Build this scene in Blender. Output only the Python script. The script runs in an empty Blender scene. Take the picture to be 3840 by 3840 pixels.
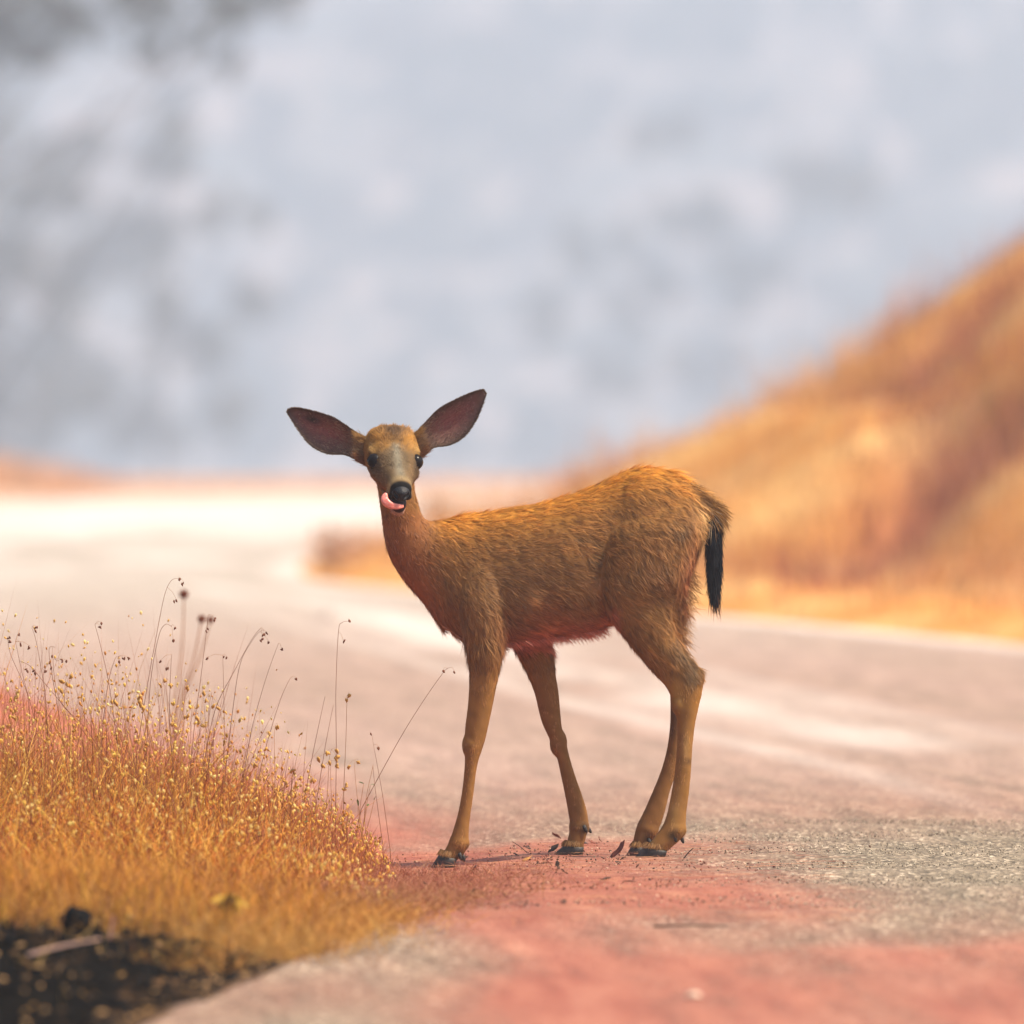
import bpy, bmesh, math, random
import numpy as np
from mathutils import Vector

rng = np.random.default_rng(7)
random.seed(7)
SC = bpy.context.scene
COL = SC.collection

# ------------------------------------------------------------------ camera, sky, sun, exposure
F = 43200.0            # focal length in photo pixels (3840 wide)
CAM_H = 1.0            # lens height above the road
HOR = 1430.0           # photo row of the horizon
YD = 24.0              # distance of the deer
cam_d = bpy.data.cameras.new('camera')
cam = bpy.data.objects.new('camera', cam_d)
COL.objects.link(cam)
cam.location = (0, 0, CAM_H)
cam.rotation_euler = (math.radians(90) - math.atan((1920 - HOR) / F), 0, 0)
cam_d.sensor_width = 36
cam_d.lens = 36 * F / 3840
cam_d.clip_start = 0.5
cam_d.clip_end = 6000
cam_d.dof.use_dof = True
cam_d.dof.focus_distance = YD - 0.06
cam_d.dof.aperture_fstop = 4.6
SC.camera = cam

SUN_EL, SUN_AZ = 57.0, 104.0      # azimuth from +Y (behind the deer) towards +X
world = bpy.data.worlds.new('World')
SC.world = world
world.use_nodes = True
wn = world.node_tree.nodes
sky = wn.new('ShaderNodeTexSky')
sky.sky_type = 'NISHITA'
sky.sun_disc = False
sky.sun_elevation = math.radians(SUN_EL)
sky.sun_rotation = math.radians(SUN_AZ)
sky.dust_density = 3.0
sky.air_density = 1.0
wn['Background'].inputs[1].default_value = 0.10
world.node_tree.links.new(sky.outputs[0], wn['Background'].inputs[0])

sl = bpy.data.lights.new('sun', 'SUN')
sl.energy = 4.6
sl.angle = math.radians(2.0)
sl.color = (1.0, 0.86, 0.67)
sun = bpy.data.objects.new('sun', sl)
COL.objects.link(sun)
sdir = Vector((math.sin(math.radians(SUN_AZ)) * math.cos(math.radians(SUN_EL)),
               math.cos(math.radians(SUN_AZ)) * math.cos(math.radians(SUN_EL)),
               math.sin(math.radians(SUN_EL))))
sun.rotation_euler = sdir.to_track_quat('Z', 'Y').to_euler()
sun.location = (20, 40, 50)

SC.view_settings.view_transform = 'Standard'
SC.view_settings.look = 'None'
SC.view_settings.exposure = 0.84
SC.view_settings.gamma = 1.0
SC.view_settings.use_curve_mapping = False
SC.cycles.use_denoising = True
SC.cycles.use_adaptive_sampling = True
SC.cycles.adaptive_threshold = 0.015
SC.cycles.volume_bounces = 1
SC.cycles.volume_step_rate = 1.0
SC.cycles.max_bounces = 6
SC.cycles.transparent_max_bounces = 8
SC.cycles.caustics_reflective = False
SC.cycles.caustics_refractive = False
SC.cycles.sample_clamp_indirect = 6.0

# ------------------------------------------------------------------ helpers
def P(px, py, Y):
    """photo pixel + distance -> world point"""
    return np.array([(px - 1920.0) * Y / F, Y, CAM_H - (py - HOR) * Y / F])

def D(px, py, v=0.0):
    return P(px, py, YD + v)

def gy(py):
    return F * CAM_H / (py - HOR)

def smooth(a, b, x):
    t = np.clip((x - a) / (b - a), 0, 1)
    return t * t * (3 - 2 * t)

def vnoise(p, freq, seed, n=7):
    r = np.random.default_rng(seed)
    p = np.asarray(p, float)
    out = np.zeros(p.shape[:-1])
    for _ in range(n):
        d = r.normal(size=p.shape[-1])
        d /= np.linalg.norm(d)
        f = freq * r.uniform(0.6, 1.7)
        out += np.sin(p @ d * f * 6.283 + r.uniform(0, 6.283))
    return out / math.sqrt(n) * 1.1

def mesh_np(name, V, faces, mat=None, parent=None, smooth_sh=False, col=None, attrs=None):
    me = bpy.data.meshes.new(name)
    V = np.asarray(V, np.float32)
    if isinstance(faces, np.ndarray):
        k = faces.shape[1]
        nf = len(faces)
        me.vertices.add(len(V))
        me.vertices.foreach_set('co', V.ravel())
        me.loops.add(nf * k)
        me.loops.foreach_set('vertex_index', faces.astype(np.int32).ravel())
        me.polygons.add(nf)
        me.polygons.foreach_set('loop_start', np.arange(0, nf * k, k, dtype=np.int32))
        me.update(calc_edges=True)
    else:
        me.from_pydata([tuple(map(float, v)) for v in V], [], [tuple(map(int, f)) for f in faces])
        me.update()
    me.validate()
    if smooth_sh:
        me.polygons.foreach_set('use_smooth', np.ones(len(me.polygons), bool))
    if col is not None:
        set_col(me, col)
    for k_, a_ in (attrs or {}).items():
        at = me.attributes.new(k_, 'FLOAT', 'POINT')
        at.data.foreach_set('value', np.asarray(a_, np.float32))
    if mat:
        me.materials.append(mat)
    o = bpy.data.objects.new(name, me)
    COL.objects.link(o)
    if parent is not None:
        o.parent = parent
    return o

def set_col(me, col):
    col = np.asarray(col, np.float32)
    if col.shape[1] == 3:
        col = np.concatenate([col, np.ones((len(col), 1), np.float32)], 1)
    at = me.attributes.new('Col', 'FLOAT_COLOR', 'POINT')
    at.data.foreach_set('color', col.ravel())

def tag(o, label=None, cat=None, group=None, kind=None):
    if label: o['label'] = label
    if cat: o['category'] = cat
    if group: o['group'] = group
    if kind: o['kind'] = kind
    return o

def empty(name, loc=(0, 0, 0)):
    o = bpy.data.objects.new(name, None)
    o.empty_display_size = 0.05
    o.location = loc
    COL.objects.link(o)
    return o

class NT:
    def __init__(s, name):
        s.m = bpy.data.materials.new(name)
        s.m.use_nodes = True
        s.t = s.m.node_tree
        s.b = s.t.nodes['Principled BSDF']
        s.o = s.t.nodes['Material Output']
    def n(s, typ, **kw):
        nd = s.t.nodes.new(typ)
        for k, v in kw.items():
            if k.startswith('i_'):
                key = k[2:]
                key = int(key) if key.isdigit() else key.replace('_', ' ')
                nd.inputs[key].default_value = v
            else:
                setattr(nd, k, v)
        return nd
    def l(s, a, b):
        s.t.links.new(a, b)
    def attr(s, name):
        return s.n('ShaderNodeAttribute', attribute_name=name)
    def noise(s, scale, detail=4, vec=None, rough=0.6):
        nd = s.n('ShaderNodeTexNoise')
        nd.inputs['Scale'].default_value = scale
        nd.inputs['Detail'].default_value = detail
        nd.inputs['Roughness'].default_value = rough
        if vec is not None:
            s.l(vec, nd.inputs['Vector'])
        return nd
    def ramp(s, fac, stops):
        r = s.n('ShaderNodeValToRGB')
        e = r.color_ramp.elements
        while len(e) < len(stops):
            e.new(0.5)
        for el, (p, c) in zip(e, stops):
            el.position = p
            el.color = (*c, 1) if len(c) == 3 else c
        s.l(fac, r.inputs[0])
        return r
    def mix(s, fac, a, b, mode='MIX'):
        m = s.n('ShaderNodeMix', data_type='RGBA', blend_type=mode)
        for i, v in ((0, fac), (6, a), (7, b)):
            if isinstance(v, (int, float)):
                m.inputs[i].default_value = v
            elif isinstance(v, tuple):
                m.inputs[i].default_value = (*v, 1)
            else:
                s.l(v, m.inputs[i])
        return m.outputs[2]
    def math(s, op, a, b=None, clamp=False):
        m = s.n('ShaderNodeMath', operation=op, use_clamp=clamp)
        for i, v in ((0, a), (1, b)):
            if v is None: continue
            if isinstance(v, (int, float)):
                m.inputs[i].default_value = v
            else:
                s.l(v, m.inputs[i])
        return m.outputs[0]
    def bump(s, h, strength=0.3, dist=0.01):
        b = s.n('ShaderNodeBump')
        b.inputs['Strength'].default_value = strength
        b.inputs['Distance'].default_value = dist
        s.l(h, b.inputs['Height'])
        s.l(b.outputs[0], s.b.inputs['Normal'])

def simple(name, rgb, rough=0.8, var=0.25, scale=40.0, spec=0.3):
    m = NT(name)
    tc = m.n('ShaderNodeTexCoord')
    nz = m.noise(scale, 4, tc.outputs['Object'])
    dark = tuple(c * (1 - var) for c in rgb)
    lite = tuple(min(1, c * (1 + var)) for c in rgb)
    r = m.ramp(nz.outputs[0], [(0.3, dark), (0.7, lite)])
    m.l(r.outputs[0], m.b.inputs['Base Color'])
    m.b.inputs['Roughness'].default_value = rough
    m.b.inputs['Specular IOR Level'].default_value = spec
    m.bump(nz.outputs[0], 0.25, 0.003)
    return m.m

def vcol_mat(name, rough=0.85, spec=0.15, transl=0.0, var=0.0):
    m = NT(name)
    a = m.attr('Col')
    c = a.outputs['Color']
    if var:
        tc = m.n('ShaderNodeTexCoord')
        nz = m.noise(90, 3, tc.outputs['Object'])
        r = m.ramp(nz.outputs[0], [(0.25, (1 - var,) * 3), (0.75, (1 + var,) * 3)])
        c = m.mix(1.0, c, r.outputs[0], 'MULTIPLY')
    m.l(c, m.b.inputs['Base Color'])
    m.b.inputs['Roughness'].default_value = rough
    m.b.inputs['Specular IOR Level'].default_value = spec
    if transl:
        tr = m.n('ShaderNodeBsdfTranslucent')
        m.l(c, tr.inputs[0])
        mx = m.n('ShaderNodeMixShader')
        mx.inputs[0].default_value = transl
        m.l(m.b.outputs[0], mx.inputs[1])
        m.l(tr.outputs[0], mx.inputs[2])
        m.l(mx.outputs[0], m.o.inputs[0])
    return m.m

def ribbons(root, direc, normal, length, width, col_root, col_tip, bend=None, segs=2):
    """tapered strands as ribbons lying on 'normal'; returns V, F(tris), C"""
    n = len(root)
    side = np.cross(direc, normal)
    side /= np.linalg.norm(side, axis=1, keepdims=True) + 1e-9
    V, C = [], []
    for i in range(segs):
        t = i / segs
        c = root + direc * (length * t)[:, None]
        if bend is not None:
            c = c + bend * (t * t)
        w = (width * (1 - 0.55 * t) * 0.5)[:, None]
        V += [c - side * w, c + side * w]
        cc = col_root * (1 - t) + col_tip * t
        C += [cc, cc]
    c = root + direc * length[:, None]
    if bend is not None:
        c = c + bend
    V.append(c)
    C.append(col_tip)
    m = 2 * segs + 1
    Vs = np.stack(V, 1).reshape(-1, 3)
    Cs = np.stack(C, 1).reshape(-1, 3)
    base = (np.arange(n) * m)[:, None]
    tri = []
    for i in range(segs - 1):
        a = 2 * i
        tri += [[a, a + 1, a + 3], [a, a + 3, a + 2]]
    a = 2 * (segs - 1)
    tri.append([a, a + 1, a + 2])
    Fs = (base[:, None, :] + np.array(tri)[None]).reshape(-1, 3)
    return Vs, Fs, Cs

# ------------------------------------------------------------------ the road and the ground
LE = np.array([[4, -1.9], [14, -0.95], [18.6, -0.5], [21.5, -0.2], [23, -0.2], [24, -0.24], [26, -0.34], [31.5, -1.0], [40, -1.95], [50, -3.2], [60, -4.7],
               [75, -5.6], [90, -5.0], [98, -3.4], [104, 0.5], [109, 9], [112, 30]])
RE = np.array([[4, 5.2], [14, 4.8], [18.6, 4.4], [24, 4.0], [31.5, 3.3], [40, 2.45], [43.6, 1.94], [49, 0.89], [54, -0.3], [58, -1.05], [63, -1.2],
               [69, -0.85], [75, -0.2], [80, 0.9], [84, 3], [88, 8], [92, 31]])

def curve(tab, y):
    # monotone smooth interpolation: linear then averaged over a small window
    ys = np.asarray(y, float)
    return sum(np.interp(ys + k, tab[:, 0], tab[:, 1]) for k in (-1.0, -0.5, 0, 0.5, 1.0)) / 5

def left_edge(y): return curve(LE, y)
def right_edge(y): return curve(RE, y)

def ground_z(x, y):
    """gentle crown of soil where the deer stands"""
    w = smooth(20, 22.5, y) * (1 - smooth(25.5, 29, y))
    return w * (-0.013 + 0.0245 * smooth(-0.17, 0.1, x))

YS = np.concatenate([np.arange(5, 18, 0.4), np.arange(18, 22, 0.1), np.arange(22, 25.6, 0.04), np.arange(25.6, 34, 0.2), np.arange(34, 112.1, 0.6)])

def grid_faces(nr, nc):
    i, j = np.meshgrid(np.arange(nr - 1), np.arange(nc - 1), indexing='ij')
    a = i * nc + j
    return np.stack([a, a + 1, a + nc + 1, a + nc], -1).reshape(-1, 4)

# road ribbon
NL = 90
tt = np.linspace(0, 1, NL) ** 1.25
Le = left_edge(YS) - 0.02
Re = np.minimum(right_edge(YS), 34) + 0.02
Re = np.where(YS > 90, np.maximum(Re, 34), Re)
X = Le[:, None] + (Re - Le)[:, None] * tt[None]
Yg = np.repeat(YS[:, None], NL, 1)
Z = ground_z(X, Yg) + 0.002 * vnoise(np.stack([X, Yg], -1), 1.3, 3) * (Yg < 40)
dl = X - Le[:, None]                      # distance from the left edge
dr = Re[:, None] - X
pts2 = np.stack([X, Yg * 0.25], -1)
nz1 = vnoise(pts2, 0.9, 11)
nz2 = vnoise(pts2, 2.4, 12)
# salmon powder: along the left edge, a wide patch in the foreground, the patch under the deer
pink = np.exp(-(np.maximum(dl, 0) / 0.42) ** 1.5) * smooth(23.5, 26, Yg) * 1.0
patch = np.exp(-(((X - 0.03 - 0.1 * (23.5 - Yg)) / 0.55) ** 2) ** 1.3) * smooth(20.4, 22.6, Yg) * (1 - smooth(24.4, 25.4, Yg))
nzw = vnoise(np.stack([X, Yg * 0.3], -1), 0.55, 14)
front = (1 - smooth(20.3, 22.6, Yg + 0.7 * nzw + 0.25 * nz2)) * smooth(-0.5, 0.2, X + 0.15 * nz1) * 0.85
front2 = (1 - smooth(20.0, 23, Yg)) * 0.3
grey = np.exp(-(((X - 1.0) / 0.62) ** 2) - ((Yg - 23.6) / 1.3) ** 2)
pink = np.maximum.reduce([pink, patch * 1.1, front, front2]) + 0.12 * nz1 + 0.06 * nz2
pink = pink * (1 - 0.75 * grey)
pink = np.where(Yg > 34, pink * 0.6, pink)
pink = np.maximum(pink, 0.36 * smooth(24.5, 27, Yg) * (1 - smooth(40, 60, Yg)))
# pale powder swept between the wheel tracks, following the road; farther off, painted glare
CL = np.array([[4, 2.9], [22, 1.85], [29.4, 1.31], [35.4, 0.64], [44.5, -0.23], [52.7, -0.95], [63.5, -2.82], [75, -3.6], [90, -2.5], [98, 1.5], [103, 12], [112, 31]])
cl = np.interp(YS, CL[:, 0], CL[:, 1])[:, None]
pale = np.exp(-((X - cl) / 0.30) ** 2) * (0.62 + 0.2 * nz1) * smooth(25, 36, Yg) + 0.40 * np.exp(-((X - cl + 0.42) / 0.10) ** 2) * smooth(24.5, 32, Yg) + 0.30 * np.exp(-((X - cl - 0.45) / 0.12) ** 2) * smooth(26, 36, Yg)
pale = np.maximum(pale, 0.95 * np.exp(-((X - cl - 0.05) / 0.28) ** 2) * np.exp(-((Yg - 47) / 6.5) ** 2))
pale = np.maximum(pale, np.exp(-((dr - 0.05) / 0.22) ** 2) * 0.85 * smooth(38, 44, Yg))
pale = np.maximum(pale, 0.48 * smooth(53, 60, Yg) + 0.50 * smooth(70, 84, Yg) + 0.15 * nz1 * smooth(50, 60, Yg))  # far road whitened in the colour, standing in for sun glare
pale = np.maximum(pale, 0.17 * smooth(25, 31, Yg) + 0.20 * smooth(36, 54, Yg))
wheel = np.exp(-((X - cl - 0.8) / 0.35) ** 2) + np.exp(-((X - cl + 0.75) / 0.4) ** 2)
m = NT('road_asphalt')
tc = m.n('ShaderNodeTexCoord')
ob = tc.outputs['Object']
n_f = m.n('ShaderNodeTexVoronoi', feature='F1'); n_f.inputs['Scale'].default_value = 120; mpv = m.n('ShaderNodeMapping'); mpv.inputs['Scale'].default_value = (1, 0.3, 1); m.l(ob, mpv.inputs['Vector']); m.l(mpv.outputs[0], n_f.inputs['Vector'])
sep = m.n('ShaderNodeSeparateXYZ'); m.l(ob, sep.inputs[0])
cmb = m.n('ShaderNodeCombineXYZ')
m.l(m.attr('lateral').outputs['Fac'], cmb.inputs[0])
m.l(m.math('MULTIPLY', sep.outputs[1], 0.11), cmb.inputs[1])
cm2 = m.n('ShaderNodeCombineXYZ')
m.l(m.attr('lateral').outputs['Fac'], cm2.inputs[0])
m.l(m.math('MULTIPLY', sep.outputs[1], 0.035), cm2.inputs[1])
n_m = m.noise(10.0, 8, cmb.outputs[0], 0.7)
n_l = m.noise(3.2, 6, cm2.outputs[0], 0.6)
agg = m.ramp(n_f.outputs['Color'], [(0.0, (0.06, 0.05, 0.036)), (0.45, (0.185, 0.15, 0.108)), (0.75, (0.27, 0.22, 0.155)), (0.93, (0.55, 0.47, 0.36))])
mot = m.ramp(n_m.outputs[0], [(0.3, (0.70, 0.68, 0.66)), (0.7, (1.3, 1.27, 1.24))])
base = m.mix(1.0, agg.outputs[0], mot.outputs[0], 'MULTIPLY')
pk = m.attr('pink').outputs['Fac']
pl = m.attr('pale').outputs['Fac']
nn = m.math('SUBTRACT', n_m.outputs[0], 0.5)
n2 = m.math('SUBTRACT', n_l.outputs[0], 0.5)
vo = m.math('SUBTRACT', n_f.outputs['Distance'], 0.3)
wob = m.math('ADD', m.math('MULTIPLY', nn, 1.5), m.math('MULTIPLY', n2, 1.3))
wob = m.math('ADD', wob, m.math('MULTIPLY', vo, 0.35))
pkf = m.math('ADD', pk, m.math('MULTIPLY', wob, m.math('ADD', m.math('MULTIPLY', pk, 0.8), 0.12)), clamp=True)
pkc = m.ramp(n_m.outputs[0], [(0.25, (0.17, 0.046, 0.030)), (0.45, (0.285, 0.084, 0.054)), (0.62, (0.36, 0.135, 0.085)), (0.8, (0.50, 0.25, 0.16))])
c1 = m.mix(m.math('MULTIPLY', pkf, 0.95), base, pkc.outputs[0])
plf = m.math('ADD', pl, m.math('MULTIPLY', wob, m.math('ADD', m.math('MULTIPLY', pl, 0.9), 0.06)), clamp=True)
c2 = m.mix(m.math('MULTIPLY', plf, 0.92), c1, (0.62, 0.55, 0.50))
m.l(c2, m.b.inputs['Base Color'])
m.b.inputs['Roughness'].default_value = 0.9
m.b.inputs['Specular IOR Level'].default_value = 0.2
m.bump(n_f.outputs['Distance'], 0.6, 0.004)
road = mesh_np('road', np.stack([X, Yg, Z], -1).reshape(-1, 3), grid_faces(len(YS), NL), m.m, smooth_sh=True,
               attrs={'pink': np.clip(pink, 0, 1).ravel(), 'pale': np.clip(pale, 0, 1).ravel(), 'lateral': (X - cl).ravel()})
tag(road, 'weathered narrow asphalt road dusted with salmon pink powder', kind='structure')

# soil materials
def soil_mat():
    m = NT('dry_soil')
    tc = m.n('ShaderNodeTexCoord')
    ob = tc.outputs['Object']
    a = m.attr('Col').outputs['Color']
    nz = m.noise(14, 6, ob)
    n2 = m.noise(70, 4, ob)
    r = m.ramp(nz.outputs[0], [(0.28, (0.55, 0.52, 0.5)), (0.72, (1.35, 1.3, 1.25))])
    r2 = m.ramp(n2.outputs[0], [(0.3, (0.75, 0.75, 0.75)), (0.7, (1.2, 1.2, 1.2))])
    c = m.mix(1.0, m.mix(1.0, a, r.outputs[0], 'MULTIPLY'), r2.outputs[0], 'MULTIPLY')
    m.l(c, m.b.inputs['Base Color'])
    m.b.inputs['Roughness'].default_value = 0.95
    m.b.inputs['Specular IOR Level'].default_value = 0.0
    m.bump(nz.outputs[0], 0.6, 0.02)
    return m.m
SOIL = soil_mat()

# left verge: from the road's left edge outwards
def verge_z(x, y):
    d = left_edge(y) - x
    z = ground_z(left_edge(y), y) + 0.004 + 0.05 * smooth(0.02, 0.5, d)
    p = np.stack([x, y], -1)
    z = z + 0.012 * vnoise(p, 1.4, 21) * smooth(0, 0.3, d)
    char = smooth(0.01, 0.12, d + 0.04 * vnoise(p, 1.6, 26)) * (1 - smooth(20.3, 20.9, y + 0.15 * vnoise(p, 1.0, 25)))
    z = z + char * (0.012 * vnoise(p, 2.2, 22) + 0.007 * vnoise(p, 7.0, 23) - 0.012)
    z = z + (0.015 * np.minimum(d, 8) * smooth(30, 60, y) + 0.05 * smooth(0, 2, d) * smooth(30, 45, y)) * (1 - smooth(70, 95, y))
    return z, char
OFF = np.concatenate([np.linspace(0, 1.6, 65), 1.6 + (np.linspace(0, 1, 30)[1:] ** 2) * 60])
Xv = left_edge(YS)[:, None] - OFF[None]
Yv = np.repeat(YS[:, None], len(OFF), 1)
Zv, charv = verge_z(Xv, Yv)
dv = left_edge(Yv) - Xv
pv = np.stack([Xv, Yv], -1)
nzv = vnoise(pv, 1.2, 31)[..., None]
gold = np.array([0.30, 0.14, 0.045]); pinkc = np.array([0.42, 0.15, 0.11]); blk = np.array([0.007, 0.0065, 0.006]); tan = np.array([0.33, 0.20, 0.11])
cv = gold + 0 * nzv
k = (np.exp(-(dv / 0.5) ** 2) * smooth(21.5, 24, Yv) * 0.8)[..., None]
cv = cv * (1 - k) + pinkc * k
kk = (smooth(27, 30, Yv) * (1 - smooth(60, 85, Yv)) * 0.75 * np.exp(-(dv / 1.5) ** 2))[..., None]
cv = cv * (1 - kk) + np.array([0.44, 0.17, 0.12]) * kk
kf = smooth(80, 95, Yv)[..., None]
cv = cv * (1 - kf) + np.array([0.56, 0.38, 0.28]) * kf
kn = (1 - smooth(20.2, 20.9, Yv))[..., None]
cv = cv * (1 - kn) + np.array([0.09, 0.055, 0.032]) * kn
ch = charv[..., None]
chn = smooth(0.75, 1.3, vnoise(pv, 4.0, 33) * 0.8 + 0.25)[..., None]
cc = blk * (1 - chn) + np.array([0.13, 0.075, 0.038]) * chn
cv = cv * (1 - ch) + cc * ch
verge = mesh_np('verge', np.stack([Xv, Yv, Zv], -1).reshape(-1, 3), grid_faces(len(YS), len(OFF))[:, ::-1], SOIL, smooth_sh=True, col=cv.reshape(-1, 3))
tag(verge, 'soil verge beside the road, charred black in front of the dry grass', kind='structure')

# right bank
def bank_z(x, y):
    d = np.maximum(x - right_edge(y), 0)
    h = 3.2 * np.tanh(0.145 * d ** 1.9 / 3.2)
    h = h * (1 - 0.75 * smooth(57, 80, y)) * smooth(16, 40, y)
    p = np.stack([x, y * 0.5], -1)
    gul = np.abs(vnoise(np.stack([x * 0.9 + y * 0.12, y * 0.10], -1), 0.5, 41))
    h = h + (0.10 * vnoise(p, 0.35, 42) - 0.26 * np.exp(-(gul / 0.25) ** 2)) * smooth(0.4, 1.5, d)
    return h - 0.01 + 0.06 * smooth(0.0, 0.3, d)
YB = np.arange(14, 92, 0.4)
OB = np.concatenate([np.linspace(0, 6, 70), 6 + (np.linspace(0, 1, 14)[1:] ** 2) * 40])
Xb = right_edge(YB)[:, None] + OB[None]
Yb = np.repeat(YB[:, None], len(OB), 1)
Zb = bank_z(Xb, Yb)
pb = np.stack([Xb, Yb * 0.6], -1)
nb = smooth(-0.6, 1.0, vnoise(pb, 0.8, 51))[..., None]
cb = np.array([0.58, 0.27, 0.08]) * (1 - nb) + np.array([0.66, 0.40, 0.16]) * nb
gl = np.exp(-(np.abs(vnoise(np.stack([Xb * 0.9 + Yb * 0.12, Yb * 0.10], -1), 0.5, 41)) / 0.25) ** 2)[..., None] * smooth(0.4, 1.5, (Xb - right_edge(Yb)))[..., None]
cb = cb * (1 - 0.85 * gl) + np.array([0.24, 0.085, 0.06]) * 0.85 * gl
bank = mesh_np('bank', np.stack([Xb, Yb, Zb], -1).reshape(-1, 3), grid_faces(len(YB), len(OB)), SOIL, smooth_sh=True, col=cb.reshape(-1, 3))
tag(bank, 'golden roadside bank rising along the far edge of the road', kind='structure')

# base ground, the valley behind the bend and the far slope
def far_z(x, y):
    z = -0.12 - 22 * smooth(113, 330, y) + 0.17 * np.maximum(y - 1250, 0)
    p = np.stack([x, y], -1)
    z = z + 6 * vnoise(p, 0.004, 61) * smooth(300, 700, y) + 1.2 * vnoise(p, 0.03, 62) * smooth(400, 700, y)
    return np.where(y > 1250, np.minimum(z, 125 + 6 * vnoise(p, 0.004, 61)), z)
YF = np.concatenate([np.array([-80., -20, 0, 20, 60, 100, 112]), np.linspace(114, 1230, 60), np.linspace(1242, 1900, 180), np.linspace(1960, 4500, 8)])
XF = np.concatenate([-np.geomspace(90, 2500, 14)[::-1], np.linspace(-85, 85, 100), np.geomspace(90, 2500, 14)])
Xf, Yf = np.meshgrid(XF, YF)
Zf = far_z(Xf, Yf)
pf = np.stack([Xf, Yf], -1)
nf_ = smooth(-0.9, 0.9, 0.6 * vnoise(pf, 0.022, 71) + 0.6 * vnoise(pf, 0.075, 72))[..., None]
cf = np.array([0.14, 0.15, 0.15]) * (1 - nf_) + np.array([0.52, 0.40, 0.37]) * nf_
mg = NT('far_ground')
a = mg.attr('Col').outputs['Color']
tcg = mg.n('ShaderNodeTexCoord')
ng = mg.noise(0.22, 5, tcg.outputs['Object'])
rg = mg.ramp(ng.outputs[0], [(0.3, (0.6, 0.6, 0.6)), (0.7, (1.35, 1.3, 1.25))])
mg.l(mg.mix(1.0, a, rg.outputs[0], 'MULTIPLY'), mg.b.inputs['Base Color'])
mg.b.inputs['Roughness'].default_value = 1.0
mg.b.inputs['Specular IOR Level'].default_value = 0.0
terrain = mesh_np('hills', np.stack([Xf, Yf, Zf], -1).reshape(-1, 3), grid_faces(len(YF), len(XF)), mg.m, smooth_sh=True, col=cf.reshape(-1, 3))
tag(terrain, 'ground falling to a smoky valley and a far scrubby slope', kind='structure')

# ------------------------------------------------------------------ haze
hz = NT('smoke_haze')
pv_ = hz.n('ShaderNodeVolumePrincipled')
pv_.inputs['Color'].default_value = (0.66, 0.78, 0.92, 1)
pv_.inputs['Density'].default_value = 0.0013
pv_.inputs['Anisotropy'].default_value = 0.35
hz.t.nodes.remove(hz.b)
hz.l(pv_.outputs[0], hz.o.inputs['Volume'])
hx, hy0, hy1, hz0, hz1 = 2600, -100, 4600, -40, 150
hv = [(-hx, hy0, hz0), (hx, hy0, hz0), (hx, hy1, hz0), (-hx, hy1, hz0), (-hx, hy0, hz1), (hx, hy0, hz1), (hx, hy1, hz1), (-hx, hy1, hz1)]
haze = mesh_np('haze', hv, [(0, 3, 2, 1), (4, 5, 6, 7), (0, 1, 5, 4), (1, 2, 6, 5), (2, 3, 7, 6), (3, 0, 4, 7)], hz.m)
tag(haze, 'pale smoke hanging in the valley air', kind='stuff')
haze.visible_shadow = True

# ------------------------------------------------------------------ the deer
deer = empty('deer', (float(D(2040, 3230)[0]), YD, 0.0))
DLOC = np.array(deer.location)
tag(deer, 'young brown deer with big ears licking its lips, standing on the road edge', 'deer')

def ring_tube(st, nseg=28, k=0.0, ex=1.0, caps=True):
    """st: rows (ax, ay, bx, by, v, rb): traced outline pair, depth offset and half width in metres"""
    V, Fc = [], []
    ths = np.linspace(0, 2 * math.pi, nseg, endpoint=False)
    for (ax, ay, bx, by, v, rb) in st:
        A, B = D(ax, ay, v), D(bx, by, v)
        c, h = (A + B) / 2, (A - B) / 2
        for t in ths:
            ct, s_ = math.cos(t), math.sin(t)
            w = rb * math.copysign(abs(s_) ** ex, s_) * (1 - k * ct)
            V.append(c + h * ct + np.array([0, w, 0]))
    n = len(st)
    for i in range(n - 1):
        for j in range(nseg):
            j2 = (j + 1) % nseg
            Fc.append((i * nseg + j, i * nseg + j2, (i + 1) * nseg + j2, (i + 1) * nseg + j))
    if caps:
        for i, flip in ((0, True), (n - 1, False)):
            ci = len(V)
            V.append(np.mean(V[i * nseg:(i + 1) * nseg], 0))
            for j in range(nseg):
                j2 = (j + 1) % nseg
                f = (i * nseg + j2, i * nseg + j, ci) if flip else (i * nseg + j, i * nseg + j2, ci)
                Fc.append(f)
    return V, Fc

def resample(st, m=4):
    """Catmull-Rom through the stations"""
    st = np.array(st, float)
    n = len(st)
    out = []
    for i in range(n - 1):
        p0, p1, p2, p3 = st[max(i - 1, 0)], st[i], st[i + 1], st[min(i + 2, n - 1)]
        for q in range(m):
            t = q / m
            out.append(0.5 * ((2 * p1) + (-p0 + p2) * t + (2 * p0 - 5 * p1 + 4 * p2 - p3) * t * t + (-p0 + 3 * p1 - 3 * p2 + p3) * t ** 3))
    out.append(st[-1])
    out = np.array(out)
    out[:, 5] = np.maximum(out[:, 5], 0.004)
    return out

def slim(r_):
    # the hair adds a little all round the lower legs
    ax, ay, bx, by, v_, rb_ = r_
    if min(ay, by) < 2480: return r_
    L_ = math.hypot(ax - bx, ay - by); k_ = min(2.5, L_ * .04) / L_
    return (ax + (bx - ax) * k_, ay + (by - ay) * k_, bx + (ax - bx) * k_, by + (ay - by) * k_, v_, rb_ * .97)
SH = []          # shells joined into the one body
def shell(st, **kw):
    SH.append(ring_tube(resample([slim(r_) for r_ in st]), **kw))

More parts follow.
